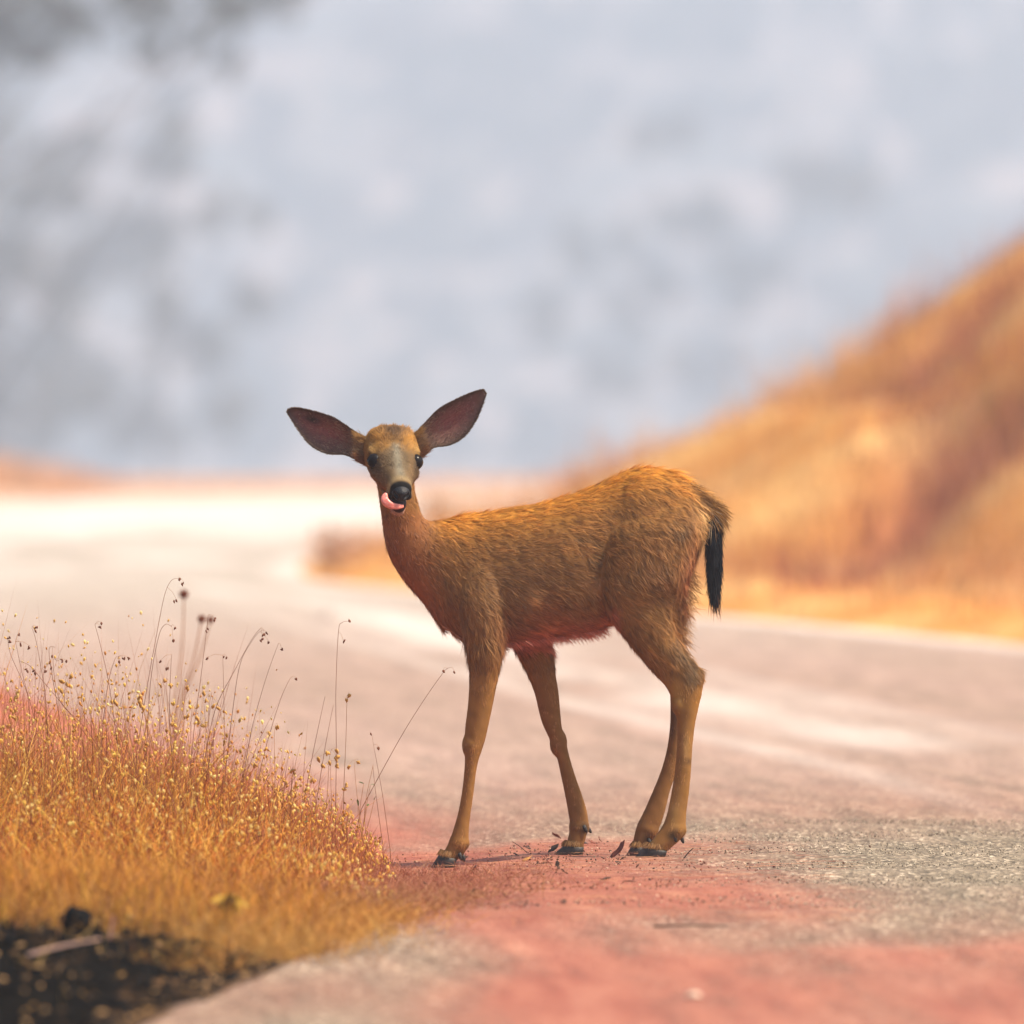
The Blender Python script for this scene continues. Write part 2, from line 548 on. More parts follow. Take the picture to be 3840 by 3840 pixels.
# trunk: top line / under line
shell([(1650, 1990, 1622, 2270, -.005, .040), (1700, 1940, 1660, 2345, 0, .066), (1790, 1925, 1750, 2408, 0, .082), (1900, 1906, 1885, 2420, 0, .089),
       (2000, 1891, 2000, 2404, 0, .094), (2100, 1866, 2110, 2390, 0, .098), (2200, 1832, 2215, 2374, 0, .090), (2290, 1793, 2300, 2338, 0, .080),
       (2371, 1758, 2390, 2280, 0, .090), (2450, 1754, 2480, 2240, 0, .088), (2530, 1769, 2535, 2200, 0, .080), (2590, 1803, 2580, 2160, 0, .066),
       (2635, 1838, 2612, 2090, 0, .046), (2665, 1868, 2640, 2000, 0, .022)], k=0.16, nseg=36)
# neck
shell([(1660, 2370, 1800, 1935, 0.0, .070), (1590, 2268, 1715, 1940, -.008, .058), (1535, 2205, 1650, 1950, -.018, .050), (1490, 2145, 1612, 1952, -.028, .045), (1458, 2085, 1588, 1940, -.036, .043),
       (1442, 2020, 1577, 1915, -.042, .042), (1432, 1950, 1566, 1880, -.047, .042), (1423, 1880, 1556, 1845, -.052, .042), (1412, 1800, 1549, 1785, -.056, .044), (1405, 1735, 1546, 1728, -.058, .046), (1420, 1680, 1535, 1678, -.06, .040)])
# shoulder muscle, both sides
for sgn in (-1, 1):
    shell([(1790, 2020, 1720, 2120, sgn * .034, .016), (1750, 2120, 1850, 2110, sgn * .052, .028), (1718, 2230, 1885, 2230, sgn * .068, .036), (1730, 2330, 1885, 2350, sgn * .069, .038), (1748, 2430, 1880, 2450, sgn * .066, .034)])
# near fore leg
shell([(1725, 2330, 1900, 2330, -.062, .042), (1740, 2400, 1893, 2415, -.064, .040), (1752, 2470, 1882, 2475, -.065, .035), (1757, 2530, 1873, 2530, -.066, .030), (1752, 2636, 1852, 2640, -.066, .025),
       (1742, 2720, 1833, 2730, -.066, .022), (1738, 2780, 1818, 2790, -.066, .021), (1740, 2830, 1801, 2840, -.066, .0195), (1739, 2880, 1789, 2890, -.066, .0165), (1731, 2960, 1779, 2970, -.066, .0150),
       (1717, 3040, 1768, 3045, -.066, .0150), (1700, 3100, 1762, 3105, -.066, .0165), (1685, 3145, 1759, 3152, -.066, .0185), (1668, 3182, 1746, 3200, -.066, .0185), (1650, 3210, 1716, 3228, -.066, .0185), (1644, 3226, 1704, 3240, -.066, .0165)], nseg=20)
# far fore leg
shell([(1900, 2330, 2060, 2320, .055, .042), (1915, 2400, 2065, 2395, .060, .038), (1940, 2460, 2076, 2450, .062, .034), (1966, 2512, 2084, 2512, .064, .030), (2001, 2599, 2098, 2600, .066, .025), (2026, 2700, 2107, 2700, .068, .022),
       (2052, 2760, 2115, 2755, .069, .021), (2072, 2800, 2127, 2790, .069, .0195), (2088, 2850, 2139, 2840, .070, .0165), (2103, 2920, 2159, 2905, .070, .0150), (2117, 2990, 2182, 2970, .070, .0150),
       (2128, 3050, 2203, 3035, .070, .0165), (2134, 3090, 2210, 3090, .070, .0185), (2129, 3135, 2204, 3128, .070, .0185), (2120, 3165, 2193, 3165, .070, .0185), (2114, 3184, 2187, 3186, .070, .0165)], nseg=20)
# near hind leg
shell([(2330, 1900, 2585, 1850, -.038, .022), (2272, 2010, 2610, 1960, -.060, .046), (2250, 2110, 2600, 2060, -.068, .050), (2244, 2210, 2580, 2160, -.072, .050), (2270, 2300, 2535, 2240, -.068, .043), (2318, 2365, 2522, 2310, -.068, .038),
       (2362, 2420, 2535, 2372, -.068, .033), (2408, 2475, 2562, 2428, -.068, .028), (2455, 2530, 2600, 2476, -.068, .024), (2492, 2575, 2638, 2530, -.068, .022), (2516, 2622, 2638, 2585, -.068, .021), (2531, 2670, 2626, 2640, -.068, .0195),
       (2537, 2730, 2610, 2715, -.068, .0175), (2535, 2810, 2600, 2800, -.068, .0160), (2528, 2890, 2595, 2890, -.068, .0155), (2515, 2970, 2587, 2975, -.068, .0160), (2500, 3045, 2577, 3050, -.068, .0170), (2482, 3095, 2573, 3112, -.068, .0190),
       (2452, 3138, 2556, 3148, -.068, .0190), (2425, 3170, 2520, 3180, -.068, .0190), (2414, 3188, 2500, 3198, -.068, .0170)], nseg=24)
# far hind leg
shell([(2330, 1930, 2590, 1900, .045, .030), (2300, 2050, 2605, 2010, .058, .040), (2310, 2180, 2592, 2140, .064, .042), (2370, 2300, 2572, 2270, .066, .036), (2430, 2390, 2560, 2370, .067, .028), (2470, 2460, 2562, 2450, .068, .023),
       (2495, 2530, 2600, 2505, .068, .021), (2508, 2590, 2602, 2570, .068, .020), (2511, 2650, 2590, 2640, .068, .0185), (2509, 2730, 2570, 2725, .068, .0165), (2498, 2810, 2556, 2815, .068, .0155), (2476, 2890, 2538, 2900, .068, .0155),
       (2448, 2960, 2515, 2970, .068, .0160), (2415, 3035, 2494, 3055, .068, .0175), (2386, 3095, 2475, 3105, .068, .0190), (2374, 3140, 2446, 3145, .068, .0190), (2368, 3172, 2418, 3175, .068, .0180), (2366, 3190, 2410, 3190, .068, .016)], nseg=20)
# hip and thigh bulges, brisket
def blob(px, py, v, rx, rz, ry, nu=14, nv=9):
    c = D(px, py, v)
    V, Fc = [], []
    for i in range(nv + 1):
        ph = math.pi * i / nv
        for j in range(nu):
            th = 2 * math.pi * j / nu
            V.append(c + np.array([rx * math.sin(ph) * math.cos(th), ry * math.sin(ph) * math.sin(th), rz * math.cos(ph)]))
    for i in range(nv):
        for j in range(nu):
            Fc.append((i * nu + j, (i + 1) * nu + j, (i + 1) * nu + (j + 1) % nu, i * nu + (j + 1) % nu))
    SH.append((V, Fc))
for sgn in (-1, 1):
    blob(2560, 1990, sgn * .055, .030, .050, .026)

for (cx_, cz_, v_, rx_, rz_, ry_) in ((1771, 2795, -.066, .0222, .032, .0215), (2094, 2785, .069, .0188, .030, .0215), (1722, 3160, -.066, .0225, .020, .0205), (2172, 3100, .070, .0225, .020, .0205),
                                     (2532, 3110, -.068, .0250, .022, .0205), (2430, 3110, .068, .0240, .022, .0205), (2624, 2540, -.068, .0090, .022, .0150), (2590, 2512, .068, .0105, .020, .0140), (2548, 2640, -.068, .0180, .026, .0200)):
    blob(cx_, cz_, v_, rx_, rz_, ry_)       # knees, fetlocks, points of the hocks
# head, built in its own frame
HO = D(1477, 1722, -.105)
hf = np.array([.135, -.855, -.50]); hf /= np.linalg.norm(hf)
hu = np.array([0.02, 0, 1.0]); hu = hu - hf * (hu @ hf); hu /= np.linalg.norm(hu)
hr = np.cross(hf, hu)          # towards picture right is -hr or +hr
if hr[0] < 0: hr = -hr
def H(s, r, u): return HO + hf * s + hr * r + hu * u
def head_tube(st, nseg=28, ex=1.0):
    V, Fc = [], []
    st = np.array(st, float)
    rows = []
    for i in range(len(st) - 1):
        p0, p1, p2, p3 = st[max(i - 1, 0)], st[i], st[i + 1], st[min(i + 2, len(st) - 1)]
        for q in range(3):
            t = q / 3
            rows.append(0.5 * ((2 * p1) + (-p0 + p2) * t + (2 * p0 - 5 * p1 + 4 * p2 - p3) * t * t + (-p0 + 3 * p1 - 3 * p2 + p3) * t ** 3))
    rows.append(st[-1])
    for (s, w, t, b) in rows:
        for q in range(nseg):
            th = 2 * math.pi * q / nseg
            c_, s_ = math.cos(th), math.sin(th)
            mid, hh = (t + b) / 2, (t - b) / 2
            # cheeks a little fuller low down, forehead flat on top
            ww = w * math.copysign(abs(s_) ** (0.68 if c_ > 0 and s < .03 else 0.85), s_)
            V.append(H(s, ww, mid + hh * math.copysign(abs(c_) ** 0.95, c_)))
    n = len(rows)
    for i in range(n - 1):
        for j in range(nseg):
            j2 = (j + 1) % nseg
            Fc.append((i * nseg + j, i * nseg + j2, (i + 1) * nseg + j2, (i + 1) * nseg + j))
    for i, fl in ((0, 1), (n - 1, 0)):
        ci = len(V); V.append(np.mean(V[i * nseg:(i + 1) * nseg], 0))
        for j in range(nseg):
            j2 = (j + 1) % nseg
            Fc.append((i * nseg + j2, i * nseg + j, ci) if fl else (i * nseg + j, i * nseg + j2, ci))
    SH.append((V, Fc))
head_tube([(-.105, .026, .016, -.03), (-.085, .048, .032, -.045), (-.055, .057, .044, -.055), (-.025, .057, .044, -.058), (0.0, .054, .038, -.057), (.022, .0495, .032, -.054),
           (.045, .0430, .027, -.048), (.068, .0335, .0215, -.039), (.088, .0268, .0185, -.033), (.105, .0240, .0170, -.030), (.113, .0232, .0165, -.029), (.121, .0225, .012, -.025), (.126, .014, .004, -.017)])
# lower jaw
head_tube([(-.03, .030, -.03, -.060), (.02, .030, -.035, -.066), (.06, .025, -.040, -.066), (.09, .0195, -.046, -.066), (.106, .0165, -.050, -.068), (.116, .0125, -.053, -.067), (.121, .006, -.056, -.064)], nseg=20)
def hblob(s, r, u, rs, rr, ru):
    V, Fc = [], []
    nu, nv = 14, 9
    for i in range(nv + 1):
        ph = math.pi * i / nv
        for j in range(nu):
            th = 2 * math.pi * j / nu
            V.append(H(s + rs * math.sin(ph) * math.cos(th), r + rr * math.sin(ph) * math.sin(th), u + ru * math.cos(ph)))
    for i in range(nv):
        for j in range(nu):
            Fc.append((i * nu + j, (i + 1) * nu + j, (i + 1) * nu + (j + 1) % nu, i * nu + (j + 1) % nu))
    SH.append((V, Fc))
for sgn in (-1, 1):
    hblob(-.004, sgn * .044, .0155, .022, .011, .007)        # brow
    hblob(.018, sgn * .042, -.016, .030, .010, .010)        # cheekbone
    hblob(-.080, sgn * .048, -.020, .020, .030, .024)        # ear root
    hblob(.104, sgn * .016, -.022, .018, .012, .012)        # upper lip pads
hblob(-.035, 0, .033, .035, .046, .015)                      # crown

def join_shells(sh):
    V, Fc, o = [], [], 0
    for v, f in sh:
        V += list(v)
        Fc += [tuple(i + o for i in ff) for ff in f]
        o += len(v)
    return np.array(V), Fc
V, Fc = join_shells(SH)
tmp_me = bpy.data.meshes.new('tmp')
tmp_me.from_pydata([tuple(map(float, v)) for v in (V - DLOC)], [], Fc)
bm_ = bmesh.new(); bm_.from_mesh(tmp_me)
bmesh.ops.recalc_face_normals(bm_, faces=bm_.faces)
bm_.to_mesh(tmp_me); bm_.free()
tmp = bpy.data.objects.new('tmp', tmp_me)
COL.objects.link(tmp)
md = tmp.modifiers.new('r', 'REMESH'); md.mode = 'VOXEL'; md.voxel_size = 0.0032; md.use_smooth_shade = True
ms = tmp.modifiers.new('s', 'SMOOTH'); ms.factor = 0.5; ms.iterations = 8
dg = bpy.context.evaluated_depsgraph_get()
body_me = bpy.data.meshes.new_from_object(tmp.evaluated_get(dg))
bpy.data.objects.remove(tmp)
bpy.data.meshes.remove(tmp_me)
body_me.name = 'body'
nv_ = len(body_me.vertices)
BV = np.empty(nv_ * 3, np.float32); body_me.vertices.foreach_get('co', BV); BV = BV.reshape(-1, 3).astype(float) + DLOC
BN = np.empty(nv_ * 3, np.float32); body_me.vertices.foreach_get('normal', BN); BN = BN.reshape(-1, 3).astype(float)

def to_px(p):
    s = F / p[:, 1]
    return np.stack([1920 + p[:, 0] * s, HOR + (CAM_H - p[:, 2]) * s], 1)
def headlocal(p):
    q = p - HO
    return np.stack([q @ hf, q @ hr, q @ hu], 1)

def coat(p):
    """coat colours, with painted sun on the back, shade on fold and far legs"""
    px = to_px(p); x, y = px[:, 0], px[:, 1]; v = p[:, 1] - YD
    n = len(p)
    c = np.tile(np.array([.215, .112, .043]), (n, 1))
    def put(w, col):
        nonlocal c
        w = np.clip(w, 0, 1)[:, None]
        c = c * (1 - w) + np.array(col) * w
    def g(cx, cy, rx, ry, rot=0.0):
        a = math.radians(rot)
        dx, dy = x - cx, y - cy
        u_ = (dx * math.cos(a) + dy * math.sin(a)) / rx
        w_ = (-dx * math.sin(a) + dy * math.cos(a)) / ry
        return np.exp(-(u_ * u_ + w_ * w_))
    body = smooth(1590, 1680, x)
    # top line turned golden in the colour for the sun on the back
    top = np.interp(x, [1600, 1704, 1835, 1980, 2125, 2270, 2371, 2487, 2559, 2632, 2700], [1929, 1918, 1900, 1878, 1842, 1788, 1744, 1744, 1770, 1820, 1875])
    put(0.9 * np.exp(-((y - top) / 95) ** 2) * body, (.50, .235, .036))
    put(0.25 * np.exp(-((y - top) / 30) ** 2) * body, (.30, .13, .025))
    # greyer flank, shoulder
    put(0.65 * g(1850, 2220, 170, 150), (.190, .112, .058))
    put(0.65 * g(2060, 2190, 190, 120), (.165, .090, .047))
    put(0.65 * g(2470, 2180, 110, 130), (.160, .086, .050))
    put(0.5 * g(2400, 2260, 110, 50, 40), (.31, .18, .075))
    # neck
    nk = (1 - smooth(1560, 1680, x)) * smooth(1880, 1960, y) * (1 - smooth(2380, 2460, y))
    put(0.75 * nk, (.225, .098, .052))
    put(0.5 * g(1470, 2120, 60, 140, -30), (.235, .085, .055))
    put(0.6 * g(1590, 2290, 90, 130, -35), (.27, .095, .055))
    # belly and groin
    under = smooth(-60, 0, y - np.interp(x, [1880, 2016, 2125, 2233, 2300], [2400, 2385, 2370, 2350, 2310]))
    put(0.85 * under * smooth(1890, 1960, x) * (1 - smooth(2290, 2340, x)) * (1 - smooth(2430, 2445, y)), (.40, .15, .12))
    put(0.5 * g(2080, 2330, 170, 60), (.28, .10, .07))
    put(0.55 * g(1915, 2400, 40, 60), (.40, .15, .10))
    put(0.7 * g(2590, 2180, 40, 170, 8), (.33, .125, .085))
    # light tuft behind the elbow, and shade painted into the flank fold
    put(0.8 * g(1990, 2240, 28, 40), (.40, .25, .13))
    put(0.8 * g(2226, 2100, 11, 75, 8), (.055, .04, .022))
    put(0.5 * g(2225, 2200, 30, 40), (.36, .22, .12))
    put(0.5 * g(1930, 2330, 26, 80), (.13, .07, .04))
    # rump: pale hair beside the tail, dark mark, dark line
    put(0.85 * g(2622, 1925, 26, 75, -10), (.46, .31, .17))
    put(0.85 * g(2545, 1985, 20, 26, 60), (.075, .055, .04))
    put(0.7 * g(2610, 1850, 70, 12, 42), (.10, .05, .02))
    # legs
    lg = smooth(2450, 2650, y)
    put(0.7 * lg, (.275, .150, .058))
    put(0.75 * g(2560, 2470, 80, 36, 50), (.11, .075, .045))
    put(0.8 * g(2592, 2540, 32, 48, -20), (.115, .085, .06))
    put(0.6 * g(2540, 2600, 22, 60, -15), (.40, .25, .09))
    put(0.6 * g(2618, 2610, 16, 90, 8), (.40, .20, .06))
    put(0.7 * g(2572, 2800, 14, 60), (.42, .27, .13))
    put(0.8 * g(2583, 2855, 16, 14), (.09, .05, .03))
    put(0.6 * g(2525, 3040, 24, 70), (.40, .26, .11))
    far = smooth(.02, .045, v)  # far legs darkened in the colour, in place of the body's shadow
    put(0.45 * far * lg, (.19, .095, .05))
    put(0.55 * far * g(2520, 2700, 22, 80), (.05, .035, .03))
    put(0.8 * g(1722, 3205, 20, 26), (.045, .04, .036)) if False else None
    for (cx, cy, rx, ry) in ((1720, 3210, 22, 24), (2192, 3105, 20, 22), (2523, 3135, 20, 20), (2426, 3150, 22, 24)):
        put(0.85 * g(cx, cy, rx, ry), (.045, .040, .036))
    # face, in the head's own frame
    L = headlocal(p); s, r, u = L[:, 0], L[:, 1], L[:, 2]
    hd = ((s > -.12) & (np.abs(r) < .09) & (u > -.075) & (u < .08)).astype(float) * smooth(-.115, -.09, s) * (1 - smooth(1560, 1600, np.where(np.abs(r) < .062, 0, x)))
    hd = hd * np.where(u < -.052, smooth(.055, .08, s), 1.0)
    def hg(s0, r0, u0, rs, rr, ru):
        return np.exp(-((s - s0) / rs) ** 2 - ((r - r0) / rr) ** 2 - ((u - u0) / ru) ** 2) * hd
    put(0.95 * hd * smooth(-.02, .02, u), (.31, .165, .045))
    put(1.0 * hg(-.036, 0, .045, .034, .034, .05), (.072, .040, .022))
    for sg in (-1, 1):
        put(0.7 * hg(-.020, sg * .030, .036, .014, .014, .02), (.42, .215, .05))
    put(0.85 * hd * smooth(0.0, .03, s) * smooth(-.045, -.015, u), (.130, .094, .062))
    put(0.85 * hd * smooth(.0, .03, s) * (1 - smooth(-.03, -.008, u)), (.185, .095, .052))
    put(0.9 * np.exp(-(r / .011) ** 2) * smooth(-.012, .012, s) * (1 - smooth(.10, .115, s)) * smooth(0.0, .015, u) * hd, (.215, .205, .18))
    put(0.6 * hg(.045, -.017, .02, .028, .008, .03), (.085, .07, .05))
    put(0.6 * hg(.045, .017, .02, .028, .008, .03), (.085, .07, .05))
    put(0.6 * hg(-.006, -.046, .020, .018, .018, .009), (.40, .27, .12))
    put(0.6 * hg(-.006, .046, .020, .018, .018, .009), (.40, .27, .12))
    for sg in (-1, 1):
        put(1.3 * hg(.017, sg * .046, .004, .020, .017, .0165), (.016, .013, .012))
        put(0.9 * hg(.042, sg * .035, .003, .014, .007, .010), (.03, .022, .018))
    put(0.85 * np.exp(-((s - .104) / .009) ** 2) * smooth(-.022, -.004, u) * hd, (.25, .19, .115))
    put(0.9 * hg(.110, -.022, -.006, .014, .010, .014), (.36, .26, .14))
    put(1.0 * hd * smooth(.112, .118, s) * smooth(-.034, -.028, u), (.020, .020, .023))
    put(1.0 * hg(.112, -.022, -.030, .018, .014, .010), (.030, .026, .025))
    put(0.95 * hd * smooth(.05, .085, s) * (1 - smooth(-.052, -.044, u)), (.30, .155, .125))
    put(0.9 * hg(.115, 0, -.062, .012, .02, .010), (.44, .27, .23))
    return np.clip(c * np.array([1.52, 1.36, 1.02]) * (1 - .08 * smooth(2450, 2650, y))[:, None] * (1 - hd[:, None] * np.array([.16, .13, .05])), 0, 1) * np.where(c.max(1) < .05, .7, 1.0)[:, None]

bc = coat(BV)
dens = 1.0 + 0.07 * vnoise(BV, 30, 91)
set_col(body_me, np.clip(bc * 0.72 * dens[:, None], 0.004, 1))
FURSKIN = vcol_mat('coat_skin', 0.9, 0.1)
FUR = vcol_mat('coat_hair', 0.6, 0.25, transl=0.16)
body_me.materials.clear()
body_me.materials.append(FURSKIN)
body_me.polygons.foreach_set('use_smooth', np.ones(len(body_me.polygons), bool))
body = bpy.data.objects.new('body', body_me)
COL.objects.link(body)
body.parent = deer

# hair ---------------------------------------------------------------
FLOW = np.array([  # px, py, dx, dy
    (1600, 1950, .6, .75), (1700, 1930, .95, .2), (1850, 1910, 1, -.05), (2050, 1880, 1, -.05), (2250, 1810, 1, -.2), (2400, 1760, 1, .05), (2550, 1780, .9, .4), (2660, 1860, .85, .5),
    (1500, 2000, .15, 1), (1480, 2100, .35, 1), (1580, 2240, .6, .9), (1650, 2350, .7, .9), (1640, 2050, .75, .55), (1720, 2200, .7, .7), (1800, 2350, .25, 1), (1850, 2100, 1, .15), (1850, 2250, .75, .6),
    (2000, 2050, 1, .1), (2000, 2250, .85, .35), (2150, 2150, .9, .3), (2000, 2400, .9, .35), (2200, 2370, .9, .3), (2250, 2000, .8, .3), (2200, 2250, .5, .8),
    (2350, 1950, .75, .6), (2450, 1900, .85, .5), (2400, 2100, .6, .8), (2550, 2000, .55, .85), (2600, 2150, .25, 1), (2400, 2250, .85, .45), (2500, 2300, .7, .75), (2350, 2330, .6, .8), (2450, 2450, .65, .75),
    (2580, 2500, .5, .85), (2560, 2650, -.05, 1), (2560, 2900, -.05, 1), (2450, 3000, -.2, 1), (1800, 2500, 0, 1), (1790, 2800, -.02, 1), (1740, 3050, -.1, 1), (2030, 2500, .2, 1), (2080, 2750, .15, 1), (2170, 3000, .15, 1)], float)
def flow(p):
    px = to_px(p)
    d2 = ((px[:, None, :] - FLOW[None, :, :2]) ** 2).sum(-1) + 900.0
    w = 1 / d2 ** 1.5
    w /= w.sum(1, keepdims=True)
    f = w @ FLOW[:, 2:]
    return np.stack([f[:, 0], np.zeros(len(p)), -f[:, 1]], 1)

body_me.calc_loop_triangles()
nt = len(body_me.loop_triangles)
T = np.empty(nt * 3, np.int32); body_me.loop_triangles.foreach_get('vertices', T); T = T.reshape(-1, 3)
A3 = BV[T]
area = 0.5 * np.linalg.norm(np.cross(A3[:, 1] - A3[:, 0], A3[:, 2] - A3[:, 0]), axis=1)
cen = A3.mean(1)
Lc = headlocal(cen)
is_head = (Lc[:, 0] > -.10) & (np.abs(Lc[:, 1]) < .085) & (Lc[:, 2] > -.075)
wgt = np.where(is_head, 3.2, 1.0) * np.where(to_px(cen)[:, 1] > 2480, 2.0, 1.0)
NH = 240000
idx = rng.choice(nt, NH, p=area * wgt / (area * wgt).sum())
b = rng.random((NH, 2)); fl = b.sum(1) > 1; b[fl] = 1 - b[fl]
bw = np.stack([1 - b.sum(1), b[:, 0], b[:, 1]], 1)[..., None]
root = (A3[idx] * bw).sum(1)
nor = (BN[T][idx] * bw).sum(1); nor /= np.linalg.norm(nor, axis=1, keepdims=True)
fd = flow(root)
L = headlocal(root); s_, r_, u_ = L.T
hh = ((s_ > -.10) & (np.abs(r_) < .085) & (u_ > -.075)).astype(float) * smooth(-.10, -.07, s_)
hd_dir = -hf[None] * 1.0 + hr[None] * (r_ * 9)[:, None] - hu[None] * 0.05
fd = fd * (1 - hh[:, None]) + hd_dir * hh[:, None]
cl_n = np.stack([vnoise(root, 26, 101), vnoise(root, 26, 102), vnoise(root, 26, 103)], 1)
cl_f = np.stack([vnoise(root, 75, 104), vnoise(root, 75, 105), vnoise(root, 75, 106)], 1)
fd /= np.linalg.norm(fd, axis=1, keepdims=True)
perp = np.stack([-fd[:, 2], np.zeros(NH), fd[:, 0]], 1)
lk = np.stack([(root * perp).sum(1), (root * fd).sum(1) * .16, root[:, 1] * .8], 1)
lk1, lk2 = vnoise(lk, 46, 121), vnoise(lk, 100, 122)
legm = smooth(2430, 2600, to_px(root)[:, 1])
fd = fd + (0.16 * cl_n + 0.07 * cl_f) * (1 - .75 * legm[:, None]) * (1 - 0.5 * hh[:, None]) + perp * (.12 * lk1 + .08 * lk2)[:, None] * (1 - .7 * legm[:, None]) + rng.normal(0, .07, (NH, 3)) * (1 - .4 * legm[:, None])
fd -= nor * (fd * nor).sum(1, keepdims=True)
fd /= np.linalg.norm(fd, axis=1, keepdims=True) + 1e-9
px = to_px(root); x_, y_ = px.T
# hair length (m)
ln = np.full(NH, .024)
ln = np.where(y_ > 2420, .024 - .0145 * smooth(2420, 2620, y_), ln)
ln = np.where(x_ < 1680, .024 - .011 * (1 - smooth(1560, 1680, x_)), ln)
topl = np.interp(x_, [1600, 1704, 1835, 1980, 2125, 2270, 2371, 2487, 2559, 2632, 2700], [1929, 1918, 1900, 1878, 1842, 1788, 1744, 1744, 1770, 1820, 1875])
ln = ln + .010 * np.exp(-((y_ - topl) / 60) ** 2) * smooth(1600, 1680, x_)
ln = ln + .012 * np.exp(-((x_ - 2600) / 60) ** 2 - ((y_ - 2250) / 180) ** 2) + .016 * np.exp(-((x_ - 2640) / 45) ** 2 - ((y_ - 1900) / 70) ** 2)
ln = ln + .008 * np.exp(-((y_ - 2400) / 40) ** 2) * smooth(1620, 1720, x_) * (1 - smooth(2280, 2320, x_)) * (y_ < 2440)
hl = .0075 + .009 * np.exp(-((s_ + .05) / .04) ** 2) * smooth(.02, .045, u_) - .0015 * smooth(.05, .1, s_)
ln = np.where(hh > .5, hl, ln)
ln *= rng.uniform(.55, 1.25, NH) * (1 + .2 * vnoise(root, 18, 108))
lift = np.where(hh > .5, .28, .15) + rng.uniform(-.10, .18, NH) + .06 * lk1 + .05 * lk2
lift = np.clip(lift, .05, .42) + .25 * np.exp(-((x_ - 2610) / 40) ** 2 - ((y_ - 2270) / 160) ** 2)
lift = lift * (1 - .45 * legm)
direc = fd + nor * lift[:, None]
direc /= np.linalg.norm(direc, axis=1, keepdims=True)
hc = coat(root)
# no hair on the nose pad
keep = ~((hh > .5) & (s_ > .113) & (u_ > -.036)) & ~((hh > .5) & (s_ > .108) & (np.abs(r_) < .02) & (u_ > -.05) & (u_ < -.028))
for sg in (-1, 1):
    ec = H(.017, sg * .0420, .0040)
    keep &= np.linalg.norm(root - ec, axis=1) > .0185
vr = (1 + .17 * rng.normal(size=NH)).clip(.5, 1.6)[:, None]
lock = (1 + (.20 * lk1 + .17 * lk2) * (1 - .5 * hh) + .10 * vnoise(root, 60, 110)).clip(.45, 1.7)[:, None]
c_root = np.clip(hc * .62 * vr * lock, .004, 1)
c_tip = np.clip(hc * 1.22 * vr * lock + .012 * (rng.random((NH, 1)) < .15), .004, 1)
wd = np.where(hh > .5, .0008, np.where(y_ > 2480, .0009, .0010)) * rng.uniform(.7, 1.3, NH)
bend = (-nor * (ln * .10)[:, None] + cl_f * (ln * .16 * (1 - .8 * legm))[:, None])
bend[:, 2] -= ln * .06
nr_j = nor + rng.normal(0, .25, (NH, 3))
K = keep
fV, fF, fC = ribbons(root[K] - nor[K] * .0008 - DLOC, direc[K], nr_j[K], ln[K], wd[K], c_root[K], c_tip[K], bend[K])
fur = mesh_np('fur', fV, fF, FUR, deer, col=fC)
tag(fur, kind='stuff')

# fringe hairs: chest, belly, buttock, tail root
def tuft(name, roots, dirs, lens, width, col, jitter=.18, bendz=.15, mat=None, nrm=(0, -1, 0), segs=3):
    n = len(roots)
    d = dirs / np.linalg.norm(dirs, axis=1, keepdims=True) + rng.normal(0, jitter, (n, 3))
    d /= np.linalg.norm(d, axis=1, keepdims=True)
    nr = np.tile(np.array(nrm, float), (n, 1)) + rng.normal(0, .35, (n, 3))
    vr = (1 + .25 * rng.normal(size=(n, 1))).clip(.4, 1.7)
    col = np.asarray(col, float)
    if col.ndim == 1: col = np.tile(col, (n, 1))
    bd = np.zeros((n, 3)); bd[:, 2] = -lens * bendz
    bd += rng.normal(0, .06, (n, 3)) * lens[:, None]
    V, Fc, C = ribbons(roots - DLOC, d, nr, lens, width, np.clip(col * .7 * vr, .003, 1), np.clip(col * 1.15 * vr, .003, 1), bd, segs=segs)
    o = mesh_np(name, V, Fc, mat or FUR, deer, col=C)
    tag(o, kind='stuff')
    return o

# tail: a slim core under long hair
tail_st = resample([(2615, 1860, 2640, 1905, 0, .020), (2648, 1868, 2652, 1920, -.005, .020), (2684, 1890, 2650, 1950, -.010, .018), (2696, 1950, 2652, 1985, -.014, .017), (2702, 2030, 2655, 2040, -.016, .016), (2703, 2120, 2657, 2120, -.016, .014), (2694, 2180, 2664, 2180, -.016, .009), (2686, 2225, 2674, 2225, -.016, .004)])
tV, tF = ring_tube(tail_st, nseg=16)
tV = np.array(tV)
tp = to_px(tV)
tcol = np.where((tp[:, 1] < 1945)[:, None], np.array([.24, .12, .045]), np.array([.010, .011, .014]))
tail = mesh_np('tail', tV - DLOC, tF, FURSKIN, deer, True, col=tcol)
n = 5200
ti = rng.choice(len(tail_st) - 1, n, p=np.linspace(1.0, 1.2, len(tail_st) - 1) / np.linspace(1.0, 1.2, len(tail_st) - 1).sum())
ft = rng.random(n)[:, None]
rowm = tail_st[ti] * (1 - ft) + tail_st[ti + 1] * ft
th = rng.uniform(0, 2 * math.pi, n)
rt = []
for q in range(n):
    ax, ay, bx, by, v, rb = rowm[q]
    A, B = D(ax, ay, v), D(bx, by, v)
    rt.append((A + B) / 2 + (A - B) / 2 * math.cos(th[q]) + np.array([0, rb * math.sin(th[q]), 0]))
rt = np.array(rt)
rp = to_px(rt)
down = smooth(1890, 1990, rp[:, 1])
dirs = np.stack([.75 * (1 - down) + .10 * np.cos(th) * down - .02, np.zeros(n), -.35 - .65 * down], 1)
lens = (.034 - .010 * smooth(1900, 2250, rp[:, 1])) * rng.uniform(.6, 1.3, n)
upper = (rp[:, 1] < 1945 + rng.normal(0, 18, n)) 
tcl = np.where(upper[:, None], np.array([.32, .16, .045]), np.array([.011, .012, .016]))
pal = (rp[:, 0] < 2672) & (rp[:, 1] > 1905) & (rp[:, 1] < 1985) & (rng.random(n) < .55)
